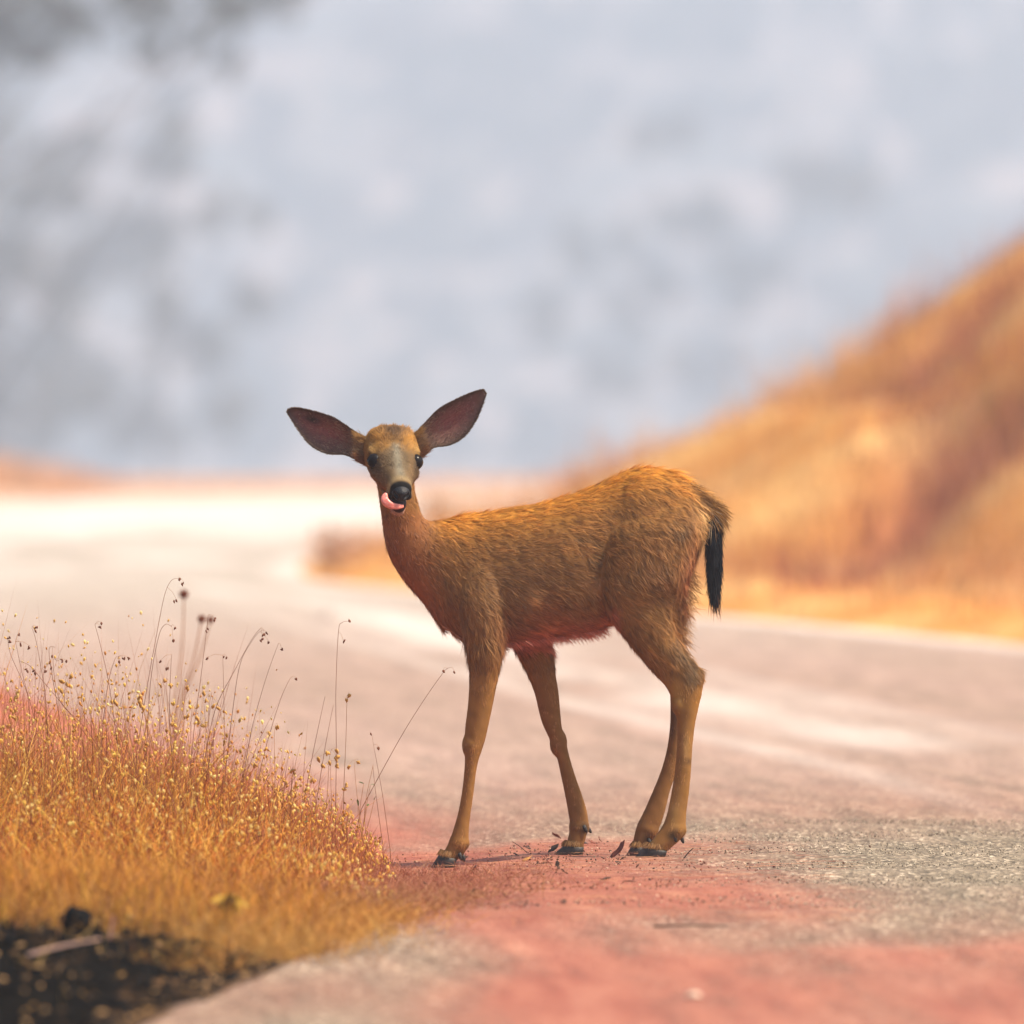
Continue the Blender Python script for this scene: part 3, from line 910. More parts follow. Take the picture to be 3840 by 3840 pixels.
tcl = np.where(pal[:, None], np.array([.50, .38, .24]), tcl)
t2 = tuft('tail_hair', rt, dirs, lens, np.full(n, .0012), tcl, .10, .12)
t2.parent = tail
# tip wisps
n = 420
rr = np.array([D(px_, py_, -.016) for px_, py_ in zip(rng.normal(2680, 8, n), rng.uniform(2160, 2235, n))])
wc = np.where((rng.random(n) < .7)[:, None], np.array([.012, .012, .015]), np.array([.15, .05, .025]))
w2 = tuft('tail_tip_hair', rr, np.tile(np.array([.06, 0, -1.0]), (n, 1)), rng.uniform(.015, .058, n), np.full(n, .0011), wc, .07, 0)
w2.parent = tail
# brown tuft over the tail root
n = 900
rr = np.array([D(px_, py_, v_) for px_, py_, v_ in zip(rng.uniform(2590, 2680, n), rng.normal(0, 9, n), rng.normal(0, .014, n))])
rpx = 1920 + rr[:, 0] * F / rr[:, 1]
rr[:, 2] = CAM_H - (np.interp(rpx, [2590, 2632, 2680], [1806, 1840, 1880]) + rng.normal(6, 6, n) - HOR) * rr[:, 1] / F
tuft('rump_hair', rr, np.tile(np.array([.85, 0, -.42]), (n, 1)), rng.uniform(.018, .042, n), np.full(n, .0011), (.33, .155, .035), .16, .05, nrm=(0, -.5, .8))
# thin fringe behind the thighs
n = 420
yy = rng.uniform(2140, 2440, n)
xx = np.interp(yy, [2140, 2250, 2300, 2440], [2596, 2576, 2566, 2556]) + rng.normal(0, 5, n)
rr = np.array([D(a_, b_, v_) for a_, b_, v_ in zip(xx, yy, np.where(yy < 2260, rng.uniform(-.06, .06, n), rng.uniform(.05, .08, n)))])
tuft('thigh_fringe', rr, np.stack([rng.uniform(.4, 1.0, n), rng.normal(0, .2, n), -np.ones(n) * .7], 1), rng.uniform(.016, .04, n), np.full(n, .0008), (.50, .27, .11), .25, .1)
# brisket and belly fringe
n = 1300
xx = rng.uniform(1650, 2270, n)
yy = np.interp(xx, [1600, 1650, 1740, 1760, 1890, 1907, 2016, 2125, 2233, 2298], [2272, 2340, 2400, 2412, 2420, 2412, 2398, 2384, 2368, 2350])
rr = np.array([D(a_, b_, v_) for a_, b_, v_ in zip(xx, yy, rng.normal(0, .028, n))])
cf_ = np.where((xx > 1890)[:, None], np.array([.62, .22, .15]), np.array([.50, .21, .10]))
tuft('belly_fringe', rr, np.stack([np.full(n, .75), np.zeros(n), np.full(n, -.6)], 1), rng.uniform(.010, .028, n) * np.where(xx < 1890, .45 + .35 * smooth(1650, 1760, xx), 1.0), np.full(n, .0010), cf_, .22, .1)

# ears ---------------------------------------------------------------
EARM = vcol_mat('ear_skin', 0.85, 0.15, transl=0.22, var=0.18)
def ear(top, bot, v0, v1, cup, spot=None):
    """top/bot: traced outline from the base to the tip (same count)"""
    top, bot = np.array(top, float), np.array(bot, float)
    m_ = 26
    t0 = np.linspace(0, 1, len(top)); t1 = np.linspace(0, 1, m_)
    tp_ = np.stack([np.interp(t1, t0, top[:, i]) for i in (0, 1)], 1)
    bt_ = np.stack([np.interp(t1, t0, bot[:, i]) for i in (0, 1)], 1)
    for _ in range(2):
        tp_[1:-1] = (tp_[:-2] + 2 * tp_[1:-1] + tp_[2:]) / 4
        bt_[1:-1] = (bt_[:-2] + 2 * bt_[1:-1] + bt_[2:]) / 4
    nc = 17
    fr, bk, cfr, cbk = [], [], [], []
    for i in range(m_):
        v = v0 + (v1 - v0) * t1[i]
        wdt = np.linalg.norm(tp_[i] - bt_[i]) / 1800
        for j in range(nc):
            a_ = j / (nc - 1)
            q = tp_[i] * (1 - a_) + bt_[i] * a_
            prof = math.sin(math.pi * a_) ** 0.7
            dep = cup * wdt * prof * (1 - .55 * t1[i])
            pt = D(q[0], q[1], v + dep)
            fr.append(pt)
            bk.append(D(q[0], q[1], v + dep + .0022 * (0.25 + prof)))
            e = math.sin(math.pi * a_)
            inner = np.array([.150, .088, .075])
            pinkk = np.array([.30, .115, .105])
            edge = np.array([.075, .050, .038])
            w1 = math.exp(-((a_ - .42) / .26) ** 2) * math.exp(-((t1[i] - .45) / .28) ** 2)
            c_ = edge * (1 - smooth(.0, .6, e)) + inner * smooth(.0, .6, e)
            c_ = c_ * (1 - w1) + pinkk * w1
            wb = .85 * math.exp(-(t1[i] / .26) ** 2)
            c_ = c_ * (1 - wb) + np.array([.27, .175, .11]) * wb
            wt = float(smooth(.72, 1.0, t1[i])) * .6
            c_ = c_ * (1 - wt) + np.array([.085, .05, .04]) * wt
            if spot:
                ws = math.exp(-(((q[0] - spot[0]) * .95 + (q[1] - spot[1]) * .35) / 30) ** 2 - (((q[1] - spot[1]) * .95 - (q[0] - spot[0]) * .35) / 16) ** 2)
                c_ = c_ * (1 - ws) + np.array([.022, .022, .022]) * ws
            cfr.append(c_)
            cbk.append(np.array([.34, .18, .07]))
    f1 = grid_faces(m_, nc)
    f2 = f1[:, ::-1] + m_ * nc
    # rim: stitch front and back borders
    border = [(i, 0) for i in range(m_)] + [(m_ - 1, j) for j in range(1, nc)] + [(i, nc - 1) for i in range(m_ - 2, -1, -1)] + [(0, j) for j in range(nc - 2, 0, -1)]
    bi = [i * nc + j for i, j in border]
    f3 = [(bi[k_], bi[(k_ + 1) % len(bi)], bi[(k_ + 1) % len(bi)] + m_ * nc, bi[k_] + m_ * nc) for k_ in range(len(bi))]
    Fa = np.concatenate([f1, f2, np.array(f3)])
    Va = np.array(fr + bk)
    o = mesh_np('ear', Va - DLOC, Fa, EARM, deer, True, col=np.array(cfr + cbk))
    # fine rim and inner hair
    n = 1500
    q = rng.choice(len(bi[: m_ * 2 + nc]), n)
    fr_ = np.array(fr)
    nxt = fr_[[bi[(a_ + 1) % len(bi)] for a_ in q]]
    cur = fr_[[bi[a_] for a_ in q]]
    rt_ = cur + (nxt - cur) * rng.random((n, 1))
    cen_ = fr_.reshape(m_, nc, 3)[:, nc // 2]
    tipd = cen_[-1] - cen_[0]; tipd /= np.linalg.norm(tipd)
    out_ = rt_ - fr_.mean(0); out_ /= np.linalg.norm(out_, axis=1, keepdims=True)
    h1 = tuft('ear_rim_hair', rt_, tipd[None] * .9 + out_ * .5, rng.uniform(.002, .005, n), np.full(n, .0006), (.16, .10, .055), .2, 0, segs=2)
    h1.parent = o
    n = 1100
    a2 = rng.uniform(-.02, 1.02, n); a1 = rng.uniform(0, .16, n)
    pt_ = np.stack([np.interp(a1, t1, tp_[:, i]) * (1 - a2) + np.interp(a1, t1, bt_[:, i]) * a2 for i in (0, 1)], 1)
    rt_ = np.array([D(q_[0], q_[1], v0 - .002 + .006 * math.sin(math.pi * min(max(a_, 0), 1))) for q_, a_ in zip(pt_, a2)])
    gold_ = np.where((np.abs(a2 - .5) > .28)[:, None], np.array([.46, .27, .09]), np.array([.34, .22, .12]))
    gold_ = np.where((a2 > .72)[:, None], np.array([.30, .15, .07]), gold_)
    h3 = tuft('ear_base_hair', rt_, np.tile(tipd + np.array([0, -.25, 0]), (n, 1)), rng.uniform(.008, .022, n), np.full(n, .0008), gold_, .22, 0, segs=2)
    h3.parent = o
    n = 2600
    a1 = rng.random(n) ** 1.6 * .75; a2 = rng.uniform(.04, .96, n)
    gi, gj = a1 * (m_ - 1.001), a2 * (nc - 1.001)
    ii = gi.astype(int); jj = gj.astype(int); fi = (gi - ii)[:, None]; fj = (gj - jj)[:, None]
    Gd = fr_.reshape(m_, nc, 3)
    rt_ = (Gd[ii, jj] * (1 - fi) + Gd[ii + 1, jj] * fi) * (1 - fj) + (Gd[ii, jj + 1] * (1 - fi) + Gd[ii + 1, jj + 1] * fi) * fj - np.array([0, .0004, 0])
    cc_ = np.array(cfr).reshape(m_, nc, 3)[ii, jj] * 1.5 + .01
    cc_ = np.where((rng.random(n) < .35 * np.exp(-(a1 / .45) ** 2) + .05)[:, None], np.array([.46, .33, .24]), cc_)
    h2 = tuft('ear_inner_hair', rt_, np.tile(tipd + np.array([0, -.35, 0]), (n, 1)), rng.uniform(.004, .015, n) * (1.15 - a1), np.full(n, .0007), cc_, .3, 0, segs=2)
    h2.parent = o
    return o
def z1(pts): return [(1040 + a_ * .4348, 1420 + b_ * .4348) for a_, b_ in pts]
ear(z1([(790, 520), (700, 478), (600, 405), (480, 328), (330, 282), (210, 254), (140, 249), (103, 264)]),
    z1([(800, 770), (700, 715), (590, 650), (440, 660), (290, 590), (180, 450), (118, 345), (90, 296)]), -.075, -.045, .34, spot=z1([(310, 355)])[0])
ear(z1([(1150, 500), (1215, 445), (1300, 350), (1390, 258), (1520, 185), (1640, 133), (1730, 101), (1772, 98)]),
    z1([(1200, 720), (1275, 655), (1345, 590), (1480, 585), (1620, 505), (1715, 370), (1778, 215), (1797, 138)]), -.075, -.05, .34)

# eyes ---------------------------------------------------------------
EYE = NT('eye_gloss')
EYE.b.inputs['Base Color'].default_value = (.010, .008, .008, 1)
EYE.b.inputs['Roughness'].default_value = .2
EYE.b.inputs['Specular IOR Level'].default_value = .12
nze = EYE.noise(60, 2)
rze = EYE.ramp(nze.outputs[0], [(.3, (.006, .005, .006)), (.7, (.016, .012, .011))])
EYE.l(rze.outputs[0], EYE.b.inputs['Base Color'])
def ball(name, c, r, mat, parent, nu=20, nv=12, sc=(1, 1, 1)):
    V, Fc = [], []
    for i in range(nv + 1):
        ph = math.pi * i / nv
        for j in range(nu):
            th = 2 * math.pi * j / nu
            V.append(np.array([sc[0] * r * math.sin(ph) * math.cos(th), sc[1] * r * math.sin(ph) * math.sin(th), sc[2] * r * math.cos(ph)]) + c)
    for i in range(nv):
        for j in range(nu):
            Fc.append((i * nu + j, (i + 1) * nu + j, (i + 1) * nu + (j + 1) % nu, i * nu + (j + 1) % nu))
    return mesh_np(name, np.array(V), Fc, mat, parent, True)
for sg in (-1, 1):
    ball('eye', H(.017, sg * .0420, .0040) - DLOC, .0172, EYE.m, deer)

# nose pad, mouth, tongue
NOSE = NT('nose_leather')
tcn = NOSE.n('ShaderNodeTexCoord')
vn = NOSE.n('ShaderNodeTexVoronoi'); vn.inputs['Scale'].default_value = 420; NOSE.l(tcn.outputs['Object'], vn.inputs['Vector'])
rn = NOSE.ramp(vn.outputs['Distance'], [(.1, (.020, .021, .026)), (.7, (.009, .010, .013))])
NOSE.l(rn.outputs[0], NOSE.b.inputs['Base Color'])
NOSE.b.inputs['Roughness'].default_value = .5
NOSE.b.inputs['Specular IOR Level'].default_value = .25
NOSE.bump(vn.outputs['Distance'], .5, .0012)
# nose: outline in the head frame, domed, with two comma nostrils pressed in
nu, nv = 56, 26
V, Fc = [], []
for i in range(nv + 1):
    q = i / nv
    for j in range(nu):
        th = 2 * math.pi * j / nu
        cx, cz = math.cos(th), math.sin(th)
        rx = .0208 * (1 - .16 * max(0, -cz))
        rz = .0158 if cz > 0 else .0200
        r1, u1 = rx * cx * q, rz * cz * q
        dome = .0105 * math.sqrt(max(0, 1 - q ** 2.6))
        nd = 0
        for sg in (-1, 1):
            uu, rr1 = u1 + .001, r1 * sg - .0112
            dx, dz = (rr1 * .8 - uu * .6) / .0040, (rr1 * .6 + uu * .8) / .0080
            nd += math.exp(-(dx * dx + dz * dz) ** 1.5) * .010
        cleft = .0010 * math.exp(-(r1 / .0016) ** 2) * (1 if u1 < -.004 else 0)
        V.append(H(.1310 + dome - nd - cleft - .013 * q ** 5 - .0035 * abs(cx) * q, r1, u1 - .0078))
for i in range(nv):
    for j in range(nu):
        Fc.append((i * nu + j, i * nu + (j + 1) % nu, (i + 1) * nu + (j + 1) % nu, (i + 1) * nu + j))
nose = mesh_np('nose', np.array(V) - DLOC, Fc, NOSE.m, deer, True)
MOUTH = simple('mouth_dark', (.030, .014, .013), .6, .3, 200)
V, Fc = [], []
nu = 20
for i, (s0, w, t, b_) in enumerate([(.06, .020, -.030, -.050), (.09, .0185, -.028, -.055), (.112, .0160, -.029, -.0575), (.121, .0125, -.032, -.0575), (.1235, .006, -.037, -.053)]):
    for j in range(nu):
        th = 2 * math.pi * j / nu
        V.append(H(s0, w * math.cos(th), (t + b_) / 2 + (t - b_) / 2 * math.sin(th)))
for i in range(4):
    for j in range(nu):
        Fc.append((i * nu + j, i * nu + (j + 1) % nu, (i + 1) * nu + (j + 1) % nu, (i + 1) * nu + j))
Fc.append(tuple(range(4 * nu, 5 * nu)))
mesh_np('mouth', np.array(V) - DLOC, Fc, MOUTH, deer, True)
TNG = NT('tongue_wet')
tct = TNG.n('ShaderNodeTexCoord')
nt_ = TNG.noise(300, 3, tct.outputs['Object'])
rt_ = TNG.ramp(nt_.outputs[0], [(.3, (.66, .17, .14)), (.7, (.80, .30, .24))])
TNG.l(rt_.outputs[0], TNG.b.inputs['Base Color'])
TNG.b.inputs['Roughness'].default_value = .32
TNG.b.inputs['Subsurface Weight'].default_value = .25
TNG.b.inputs['Subsurface Radius'].default_value = (.006, .002, .0015)
TNG.bump(nt_.outputs[0], .25, .0008)
# path in photo pixels with depth from the head frame
tk = np.array([(1514, 1898, .112, 5, 4), (1500, 1899, .1235, 9, 5), (1483, 1899, .130, 11, 6), (1465, 1895, .1335, 13.5, 7), (1450, 1886, .133, 15.5, 7.5), (1443, 1874, .131, 15, 7), (1443, 1864, .1285, 13, 6), (1446, 1855, .1265, 9, 5), (1449, 1849, .125, 4, 3)], float)
rows = []
for i in range(len(tk) - 1):
    p0, p1, p2, p3 = tk[max(i - 1, 0)], tk[i], tk[i + 1], tk[min(i + 2, len(tk) - 1)]
    for q in range(4):
        t = q / 4
        rows.append(0.5 * ((2 * p1) + (-p0 + p2) * t + (2 * p0 - 5 * p1 + 4 * p2 - p3) * t * t + (-p0 + 3 * p1 - 3 * p2 + p3) * t ** 3))
rows.append(tk[-1]); rows = np.array(rows)
V, Fc = [], []
nu = 16
for i, (a_, b_, dep, w, th_) in enumerate(rows):
    j0, j1 = max(i - 1, 0), min(i + 1, len(rows) - 1)
    tg = rows[j1, :2] - rows[j0, :2]; tg /= np.linalg.norm(tg)
    nrm = np.array([-tg[1], tg[0]])
    vv = (HO + hf * dep)[1] - YD
    c = D(a_, b_, vv)
    for j in range(nu):
        th = 2 * math.pi * j / nu
        o_ = nrm * math.cos(th) * w / 1800
        groove = .0012 * math.exp(-(math.cos(th) / .3) ** 2) if math.sin(th) < 0 else 0
        V.append(c + np.array([o_[0], math.sin(th) * th_ / 1800 * 1.2 + groove, -o_[1]]))
for i in range(len(rows) - 1):
    for j in range(nu):
        Fc.append((i * nu + j, i * nu + (j + 1) % nu, (i + 1) * nu + (j + 1) % nu, (i + 1) * nu + j))
Fc.append(tuple(range(nu))[::-1]); Fc.append(tuple(range((len(rows) - 1) * nu, len(rows) * nu)))
mesh_np('tongue', np.array(V) - DLOC, Fc, TNG.m, deer, True)

# hooves (two claws each) and dewclaws
HOOF = simple('hoof_horn', (.034, .031, .030), .55, .4, 90, .3)
def claw(toe, tf, tb, heel, v):
    V, Fc = [], []
    nu = 18
    toe, tf, tb, heel = map(np.array, (toe, tf, tb, heel))
    for q in (0.0, .12, .55, 1.0):
        fr_ = toe * (1 - q) + tf * q
        bk_ = heel * (1 - q) + tb * q
        wv = .0115 * (.92 if q == 0 else 1.0) * (1 - .12 * q)
        if q == 0:
            fr_ = fr_ + np.array([2, 0]); bk_ = bk_ - np.array([2, 0])
        for j in range(nu):
            a_ = 2 * math.pi * j / nu
            ca, sa = math.cos(a_), math.sin(a_)
            x_ = (1 - ca) / 2                       # 0 = toe, 1 = heel
            pt = fr_ * (1 - x_) + bk_ * x_
            w_ = wv * sa * (abs(x_ + .06) ** .38)
            V.append(D(pt[0], pt[1], v + w_))
    for i in range(3):
        for j in range(nu):
            Fc.append((i * nu + j, i * nu + (j + 1) % nu, (i + 1) * nu + (j + 1) % nu, (i + 1) * nu + j))
    Fc.append(tuple(range(nu))[::-1]); Fc.append(tuple(range(3 * nu, 4 * nu)))
    mesh_np('hoof', np.array(V) - DLOC, Fc, HOOF, deer, True)
def dew(px_, py_, v, ang, ln_=24):
    c = D(px_, py_, v)
    a_ = math.radians(ang)
    ax = np.array([math.cos(a_), 0, -math.sin(a_)]); sd = np.array([math.sin(a_), 0, math.cos(a_)])
    V, Fc = [], []
    for (t, r) in ((-.3, .0038), (.2, .0042), (.65, .0033), (.95, .0014)):
        for j in range(10):
            th = 2 * math.pi * j / 10
            V.append(c + ax * t * ln_ / 1800 + sd * r * math.cos(th) + np.array([0, r * .9 * math.sin(th), 0]))
    for i in range(3):
        for j in range(10):
            Fc.append((i * 10 + j, i * 10 + (j + 1) % 10, (i + 1) * 10 + (j + 1) % 10, (i + 1) * 10 + j))
    Fc.append(tuple(range(10))[::-1]); Fc.append(tuple(range(30, 40)))
    mesh_np('dewclaw', np.array(V) - DLOC, Fc, HOOF, deer, True)
for (toe, tf, tb, heel, v) in (((1614, 3263), (1646, 3208), (1712, 3222), (1706, 3254), -.066), ((2076, 3209), (2112, 3174), (2190, 3178), (2186, 3205), .070),
                              ((2384, 3217), (2414, 3180), (2502, 3192), (2496, 3213), -.068), ((2350, 3211), (2367, 3178), (2416, 3178), (2412, 3207), .068)):
    n = 420                                  # hair falling over the top of the hoof
    q_ = rng.random(n); a_ = rng.uniform(0, 2 * math.pi, n)
    rr = np.array([D(tf[0] + 6 + (tb[0] - tf[0] - 10) * (.5 - .5 * math.cos(t_)), tf[1] - 16 + (tb[1] - tf[1]) * (.5 - .5 * math.cos(t_)) - 8 * w_, v + .0195 * math.sin(t_)) for t_, w_ in zip(a_, q_)])
    tuft('hoof_fringe', rr, np.stack([-.35 - .25 * np.cos(a_), .25 * np.sin(a_), np.full(n, -1.0)], 1), rng.uniform(.008, .016, n), np.full(n, .0010), (.34, .18, .065), .15, 0, segs=2)
    claw(toe, tf, tb, heel, v - .0115)
    claw((toe[0] - 4, toe[1] - 1), (tf[0] - 2, tf[1]), tb, heel, v + .0115)
for (a_, b_, v, an) in ((1724, 3206, -.080, 75), (1736, 3212, -.056, 75), (2191, 3102, .054, 65), (2205, 3106, .078, 55), (2526, 3138, -.081, 60), (2556, 3142, -.056, 70), (2432, 3150, .056, 60), (2446, 3148, .080, 60)):
    dew(a_, b_, v, an)
# ------------------------------------------------------------------ vegetation and litter
GRASS = vcol_mat('dry_grass', 0.6, 0.3, transl=0.22)
LEAFM = vcol_mat('leaf_surface', 0.7, 0.2, transl=0.2, var=0.2)

def blades(root, h, w, lean, c0, c1, segs=3, droop=.15):
    n = len(root)
    az = rng.uniform(0, 2 * math.pi, n)
    d = np.stack([np.cos(az) * lean, np.sin(az) * lean, np.ones(n)], 1)
    d /= np.linalg.norm(d, axis=1, keepdims=True)
    nrm = np.stack([rng.normal(0, .6, n), -np.ones(n), rng.normal(0, .3, n)], 1)
    bd = np.stack([np.cos(az) * h * droop, np.sin(az) * h * droop, -h * droop * .6], 1) * rng.uniform(0, 2, (n, 1))
    return ribbons(root, d, nrm, h, w, c0, c1, bd, segs)

def pick(cols, n, spread=.22):
    cols = np.array(cols)
    c = cols[rng.integers(0, len(cols), n)]
    return np.clip(c * (1 + rng.normal(0, spread, (n, 1))), .01, 1)

def merge(parts):
    V, Fc, C, o = [], [], [], 0
    for v, f, c in parts:
        V.append(v); Fc.append(f + o); C.append(c); o += len(v)
    return np.concatenate(V), np.concatenate(Fc), np.concatenate(C)

def canopy_h(x, y):
    d = left_edge(y) - x
    h = .30 * (1 - np.exp(-np.maximum(d, 0) / .33)) + .012
    h = h * (1 - .72 * smooth(24.9, 26.6, y))
    front = smooth(19.7, 20.3, y + .12 * vnoise(np.stack([x, y], -1), .9, 205))
    h = h * (.34 + .66 * smooth(21.3, 23.8, y)) * front * (1 + .22 * vnoise(np.stack([x, y], -1), 2.0, 207) + .14 * vnoise(np.stack([x, y], -1), 5, 208))
    return h

# the dense stand of dry grass
n = 36000
gyv = rng.uniform(20.15, 27.6, n)
gd = rng.uniform(0, 1, n) ** .9 * 1.35
gx = left_edge(gyv) - gd + rng.normal(0, .02, n)
hh_ = canopy_h(gx, gyv) * np.where(rng.random(n) < .06, rng.uniform(.9, 1.45, n), (.14 + .95 * rng.beta(1.7, 1.7, n)))
gz = verge_z(gx, gyv)[0]
rootg = np.stack([gx, gyv, gz - .004], 1)
red = smooth(.34, -.1, gd)[:, None] * 1.0 + smooth(24.6, 26.2, gyv)[:, None] * .5
cA = pick([(.72, .25, .022), (.80, .38, .038), (.56, .15, .016), (.84, .50, .09), (.24, .055, .012), (.14, .035, .010)], n)
yl = smooth(22.6, 21.0, gyv)[:, None]
cA = cA * (1 - .75 * yl) + pick([(.82, .42, .045), (.70, .29, .03), (.34, .12, .02), (.74, .36, .04)], n) * .75 * yl
cB = pick([(.46, .15, .07), (.40, .12, .06), (.55, .22, .10)], n)
red = np.clip(red + .15 * vnoise(np.stack([gx, gyv], 1), 1.5, 206)[:, None], 0, 1)
cg = cA * (1 - red) + cB * red
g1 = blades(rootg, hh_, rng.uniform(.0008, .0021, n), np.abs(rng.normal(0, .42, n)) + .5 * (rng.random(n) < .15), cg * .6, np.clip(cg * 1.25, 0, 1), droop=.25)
# matted straw along the road edge and in front
n2 = 9000
y2 = rng.uniform(19.7, 23.6, n2)
d2 = rng.normal(.10, .085, n2) - np.abs(rng.normal(0, .10, n2)) * smooth(21.4, 22.4, y2)
x2 = left_edge(y2) - d2 + .06 * smooth(21.5, 22.5, y2)
z2 = np.where(x2 < left_edge(y2), verge_z(x2, y2)[0], ground_z(x2, y2))
c2_ = pick([(.44, .21, .07), (.50, .28, .11), (.34, .13, .05), (.42, .16, .09)], n2)
pk2 = smooth(21.8, 22.8, y2)[:, None]
c2_ = np.where((y2 < 21.6)[:, None], pick([(.70, .34, .06), (.60, .25, .04), (.34, .13, .03), (.74, .42, .11)], n2), c2_)
c2_ = c2_ * (1 - .6 * pk2) + pick([(.42, .13, .08), (.30, .07, .05), (.50, .22, .15)], n2) * .6 * pk2
g2 = blades(np.stack([x2, y2, z2], 1), rng.uniform(.02, .085, n2) * (1 - .35 * pk2[:, 0]), rng.uniform(.0008, .0016, n2), np.abs(rng.normal(.9, .6, n2)), c2_ * .7, c2_, droop=.3)
# thin sprigs over the charred soil
n3 = 260
y3 = rng.uniform(18.2, 20.8, n3); d3 = rng.uniform(.15, 1.2, n3)
x3 = left_edge(y3) - d3
c3_ = pick([(.42, .26, .07), (.30, .16, .06)], n3)
g3 = blades(np.stack([x3, y3, verge_z(x3, y3)[0]], 1), rng.uniform(.02, .10, n3), rng.uniform(.001, .002, n3), np.abs(rng.normal(.5, .5, n3)), c3_ * .6, c3_, droop=.3)
# reddened low grass further along the verge
n4 = 16000
y4 = 26 + 34 * rng.random(n4) ** 1.4; d4 = rng.uniform(0, 1, n4) ** 1.2 * 7.0
x4 = left_edge(y4) - d4
c4_ = pick([(.48, .17, .11), (.52, .24, .13), (.42, .13, .10)], n4)
k4 = smooth(.6, 2.2, d4)[:, None]
c4_ = c4_ * (1 - k4) + pick([(.56, .30, .09), (.62, .36, .12), (.46, .20, .06)], n4) * k4
g4 = blades(np.stack([x4, y4, verge_z(x4, y4)[0]], 1), rng.uniform(.02, .07, n4) * (1 + 2.2 * smooth(.5, 3.0, d4)), rng.uniform(.002, .004, n4), np.abs(rng.normal(0, .4, n4)), c4_ * .8, c4_)
# golden straw right behind the charred soil
n5 = 9000
y5 = rng.uniform(20.1, 22.0, n5); d5 = rng.uniform(.08, 1.3, n5)
x5 = left_edge(y5) - d5
c5_ = pick([(.80, .40, .05), (.70, .29, .03), (.36, .13, .02), (.58, .24, .04), (.20, .07, .02)], n5)
g5 = blades(np.stack([x5, y5, verge_z(x5, y5)[0] - .004], 1), rng.uniform(.03, .11, n5), rng.uniform(.0010, .0022, n5), np.abs(rng.normal(0, .5, n5)), c5_ * .6, c5_, droop=.3)
# thin red brown stems thinning out above the stand
n6 = 1500
y6 = rng.uniform(22.6, 25.2, n6); d6 = rng.uniform(.03, 1.1, n6)
x6 = left_edge(y6) - d6
c6_ = pick([(.30, .085, .03), (.22, .06, .025), (.40, .13, .05), (.42, .20, .06)], n6)
g6 = blades(np.stack([x6, y6, verge_z(x6, y6)[0]], 1), canopy_h(x6, y6) * (1 + .5 * rng.random(n6) ** 2), rng.uniform(.0008, .0013, n6), np.abs(rng.normal(0, .16, n6)), c6_, c6_, droop=.1)
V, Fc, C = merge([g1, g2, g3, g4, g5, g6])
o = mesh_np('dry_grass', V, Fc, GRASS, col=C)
tag(o, 'dense golden dry grass on the verge beside the deer', 'grass', kind='stuff')

# small golden seed husks scattered through the stand
def husk_mesh(r, l):
    V = [(0, 0, l)]
    for (z, q) in ((l * .55, .75), (0, 1.0), (-l * .6, .55)):
        for j in range(6):
            a_ = math.pi / 3 * j
            V.append((r * q * math.cos(a_), r * q * .75 * math.sin(a_), z))
    V.append((0, 0, -l))
    Fc = []
    for j in range(6):
        k_ = (j + 1) % 6
        Fc += [(0, 1 + j, 1 + k_), (1 + j, 7 + j, 7 + k_), (1 + j, 7 + k_, 1 + k_), (7 + j, 13 + j, 13 + k_), (7 + j, 13 + k_, 7 + k_), (13 + j, 19, 13 + k_)]
    return np.array(V), np.array(Fc)
HV, HF = husk_mesh(.0026, .0042)
def husks(pos, sc, col, tilt=.5):
    n = len(pos)
    a_, b_ = rng.normal(0, tilt, n), rng.uniform(0, 6.28, n)
    ca, sa, cb_, sb = np.cos(a_), np.sin(a_), np.cos(b_), np.sin(b_)
    V = HV[None] * sc[:, None, None]
    x, y, z = V[..., 0], V[..., 1], V[..., 2]
    x, y = x * cb_[:, None] - y * sb[:, None], x * sb[:, None] + y * cb_[:, None]
    x, z = x * ca[:, None] - z * sa[:, None], x * sa[:, None] + z * ca[:, None]
    V = np.stack([x, y, z], -1) + pos[:, None, :]
    Fc = HF[None] + (np.arange(n) * len(HV))[:, None, None]
    return V.reshape(-1, 3), Fc.reshape(-1, 3), np.repeat(col, len(HV), 0)
n = 4300
yy = 22.0 + 4.0 * rng.random(n) ** 1.3
dd = rng.uniform(.02, 1.05, n)
xx = left_edge(yy) - dd
hz_ = canopy_h(xx, yy)
zz = verge_z(xx, yy)[0] + hz_ * np.where(rng.random(n) < .75, rng.normal(.95, .22, n), rng.uniform(.5, 1.0, n)).clip(.35, 1.4)
col = pick([(.80, .54, .09), (.88, .70, .24), (.70, .40, .06), (.60, .25, .035)], n, .12)
V, Fc, C = husks(np.stack([xx, yy, zz], 1), np.where(rng.random(n) < .3, rng.uniform(.9, 1.35, n), rng.uniform(.45, .95, n)), col)
o = mesh_np('grass_seed', V, Fc, GRASS, None, True, col=C)
tag(o, 'tiny pale gold seed husks dotted through the dry grass', 'seeds', kind='stuff')

# tall single stalks traced over the stand
def tube_path(pts, r0, r1, ns=6):
    pts = np.array(pts, float)
    n = len(pts)
    V, Fc = [], []
    for i in range(n):
        t = pts[min(i + 1, n - 1)] - pts[max(i - 1, 0)]
        t /= np.linalg.norm(t) + 1e-9
        s1 = np.cross(t, (0, 1, 0)); s1 /= np.linalg.norm(s1) + 1e-9
        s2 = np.cross(t, s1)
        r = r0 + (r1 - r0) * i / (n - 1)
        for j in range(ns):
            a_ = 2 * math.pi * j / ns
            V.append(pts[i] + (s1 * math.cos(a_) + s2 * math.sin(a_)) * r)
    for i in range(n - 1):
        for j in range(ns):
            k_ = (j + 1) % ns
            Fc.append((i * ns + j, i * ns + k_, (i + 1) * ns + k_, (i + 1) * ns + j))
    Fc.append(tuple(range(ns))[::-1]); Fc.append(tuple(range((n - 1) * ns, n * ns)))
    return np.array(V), Fc

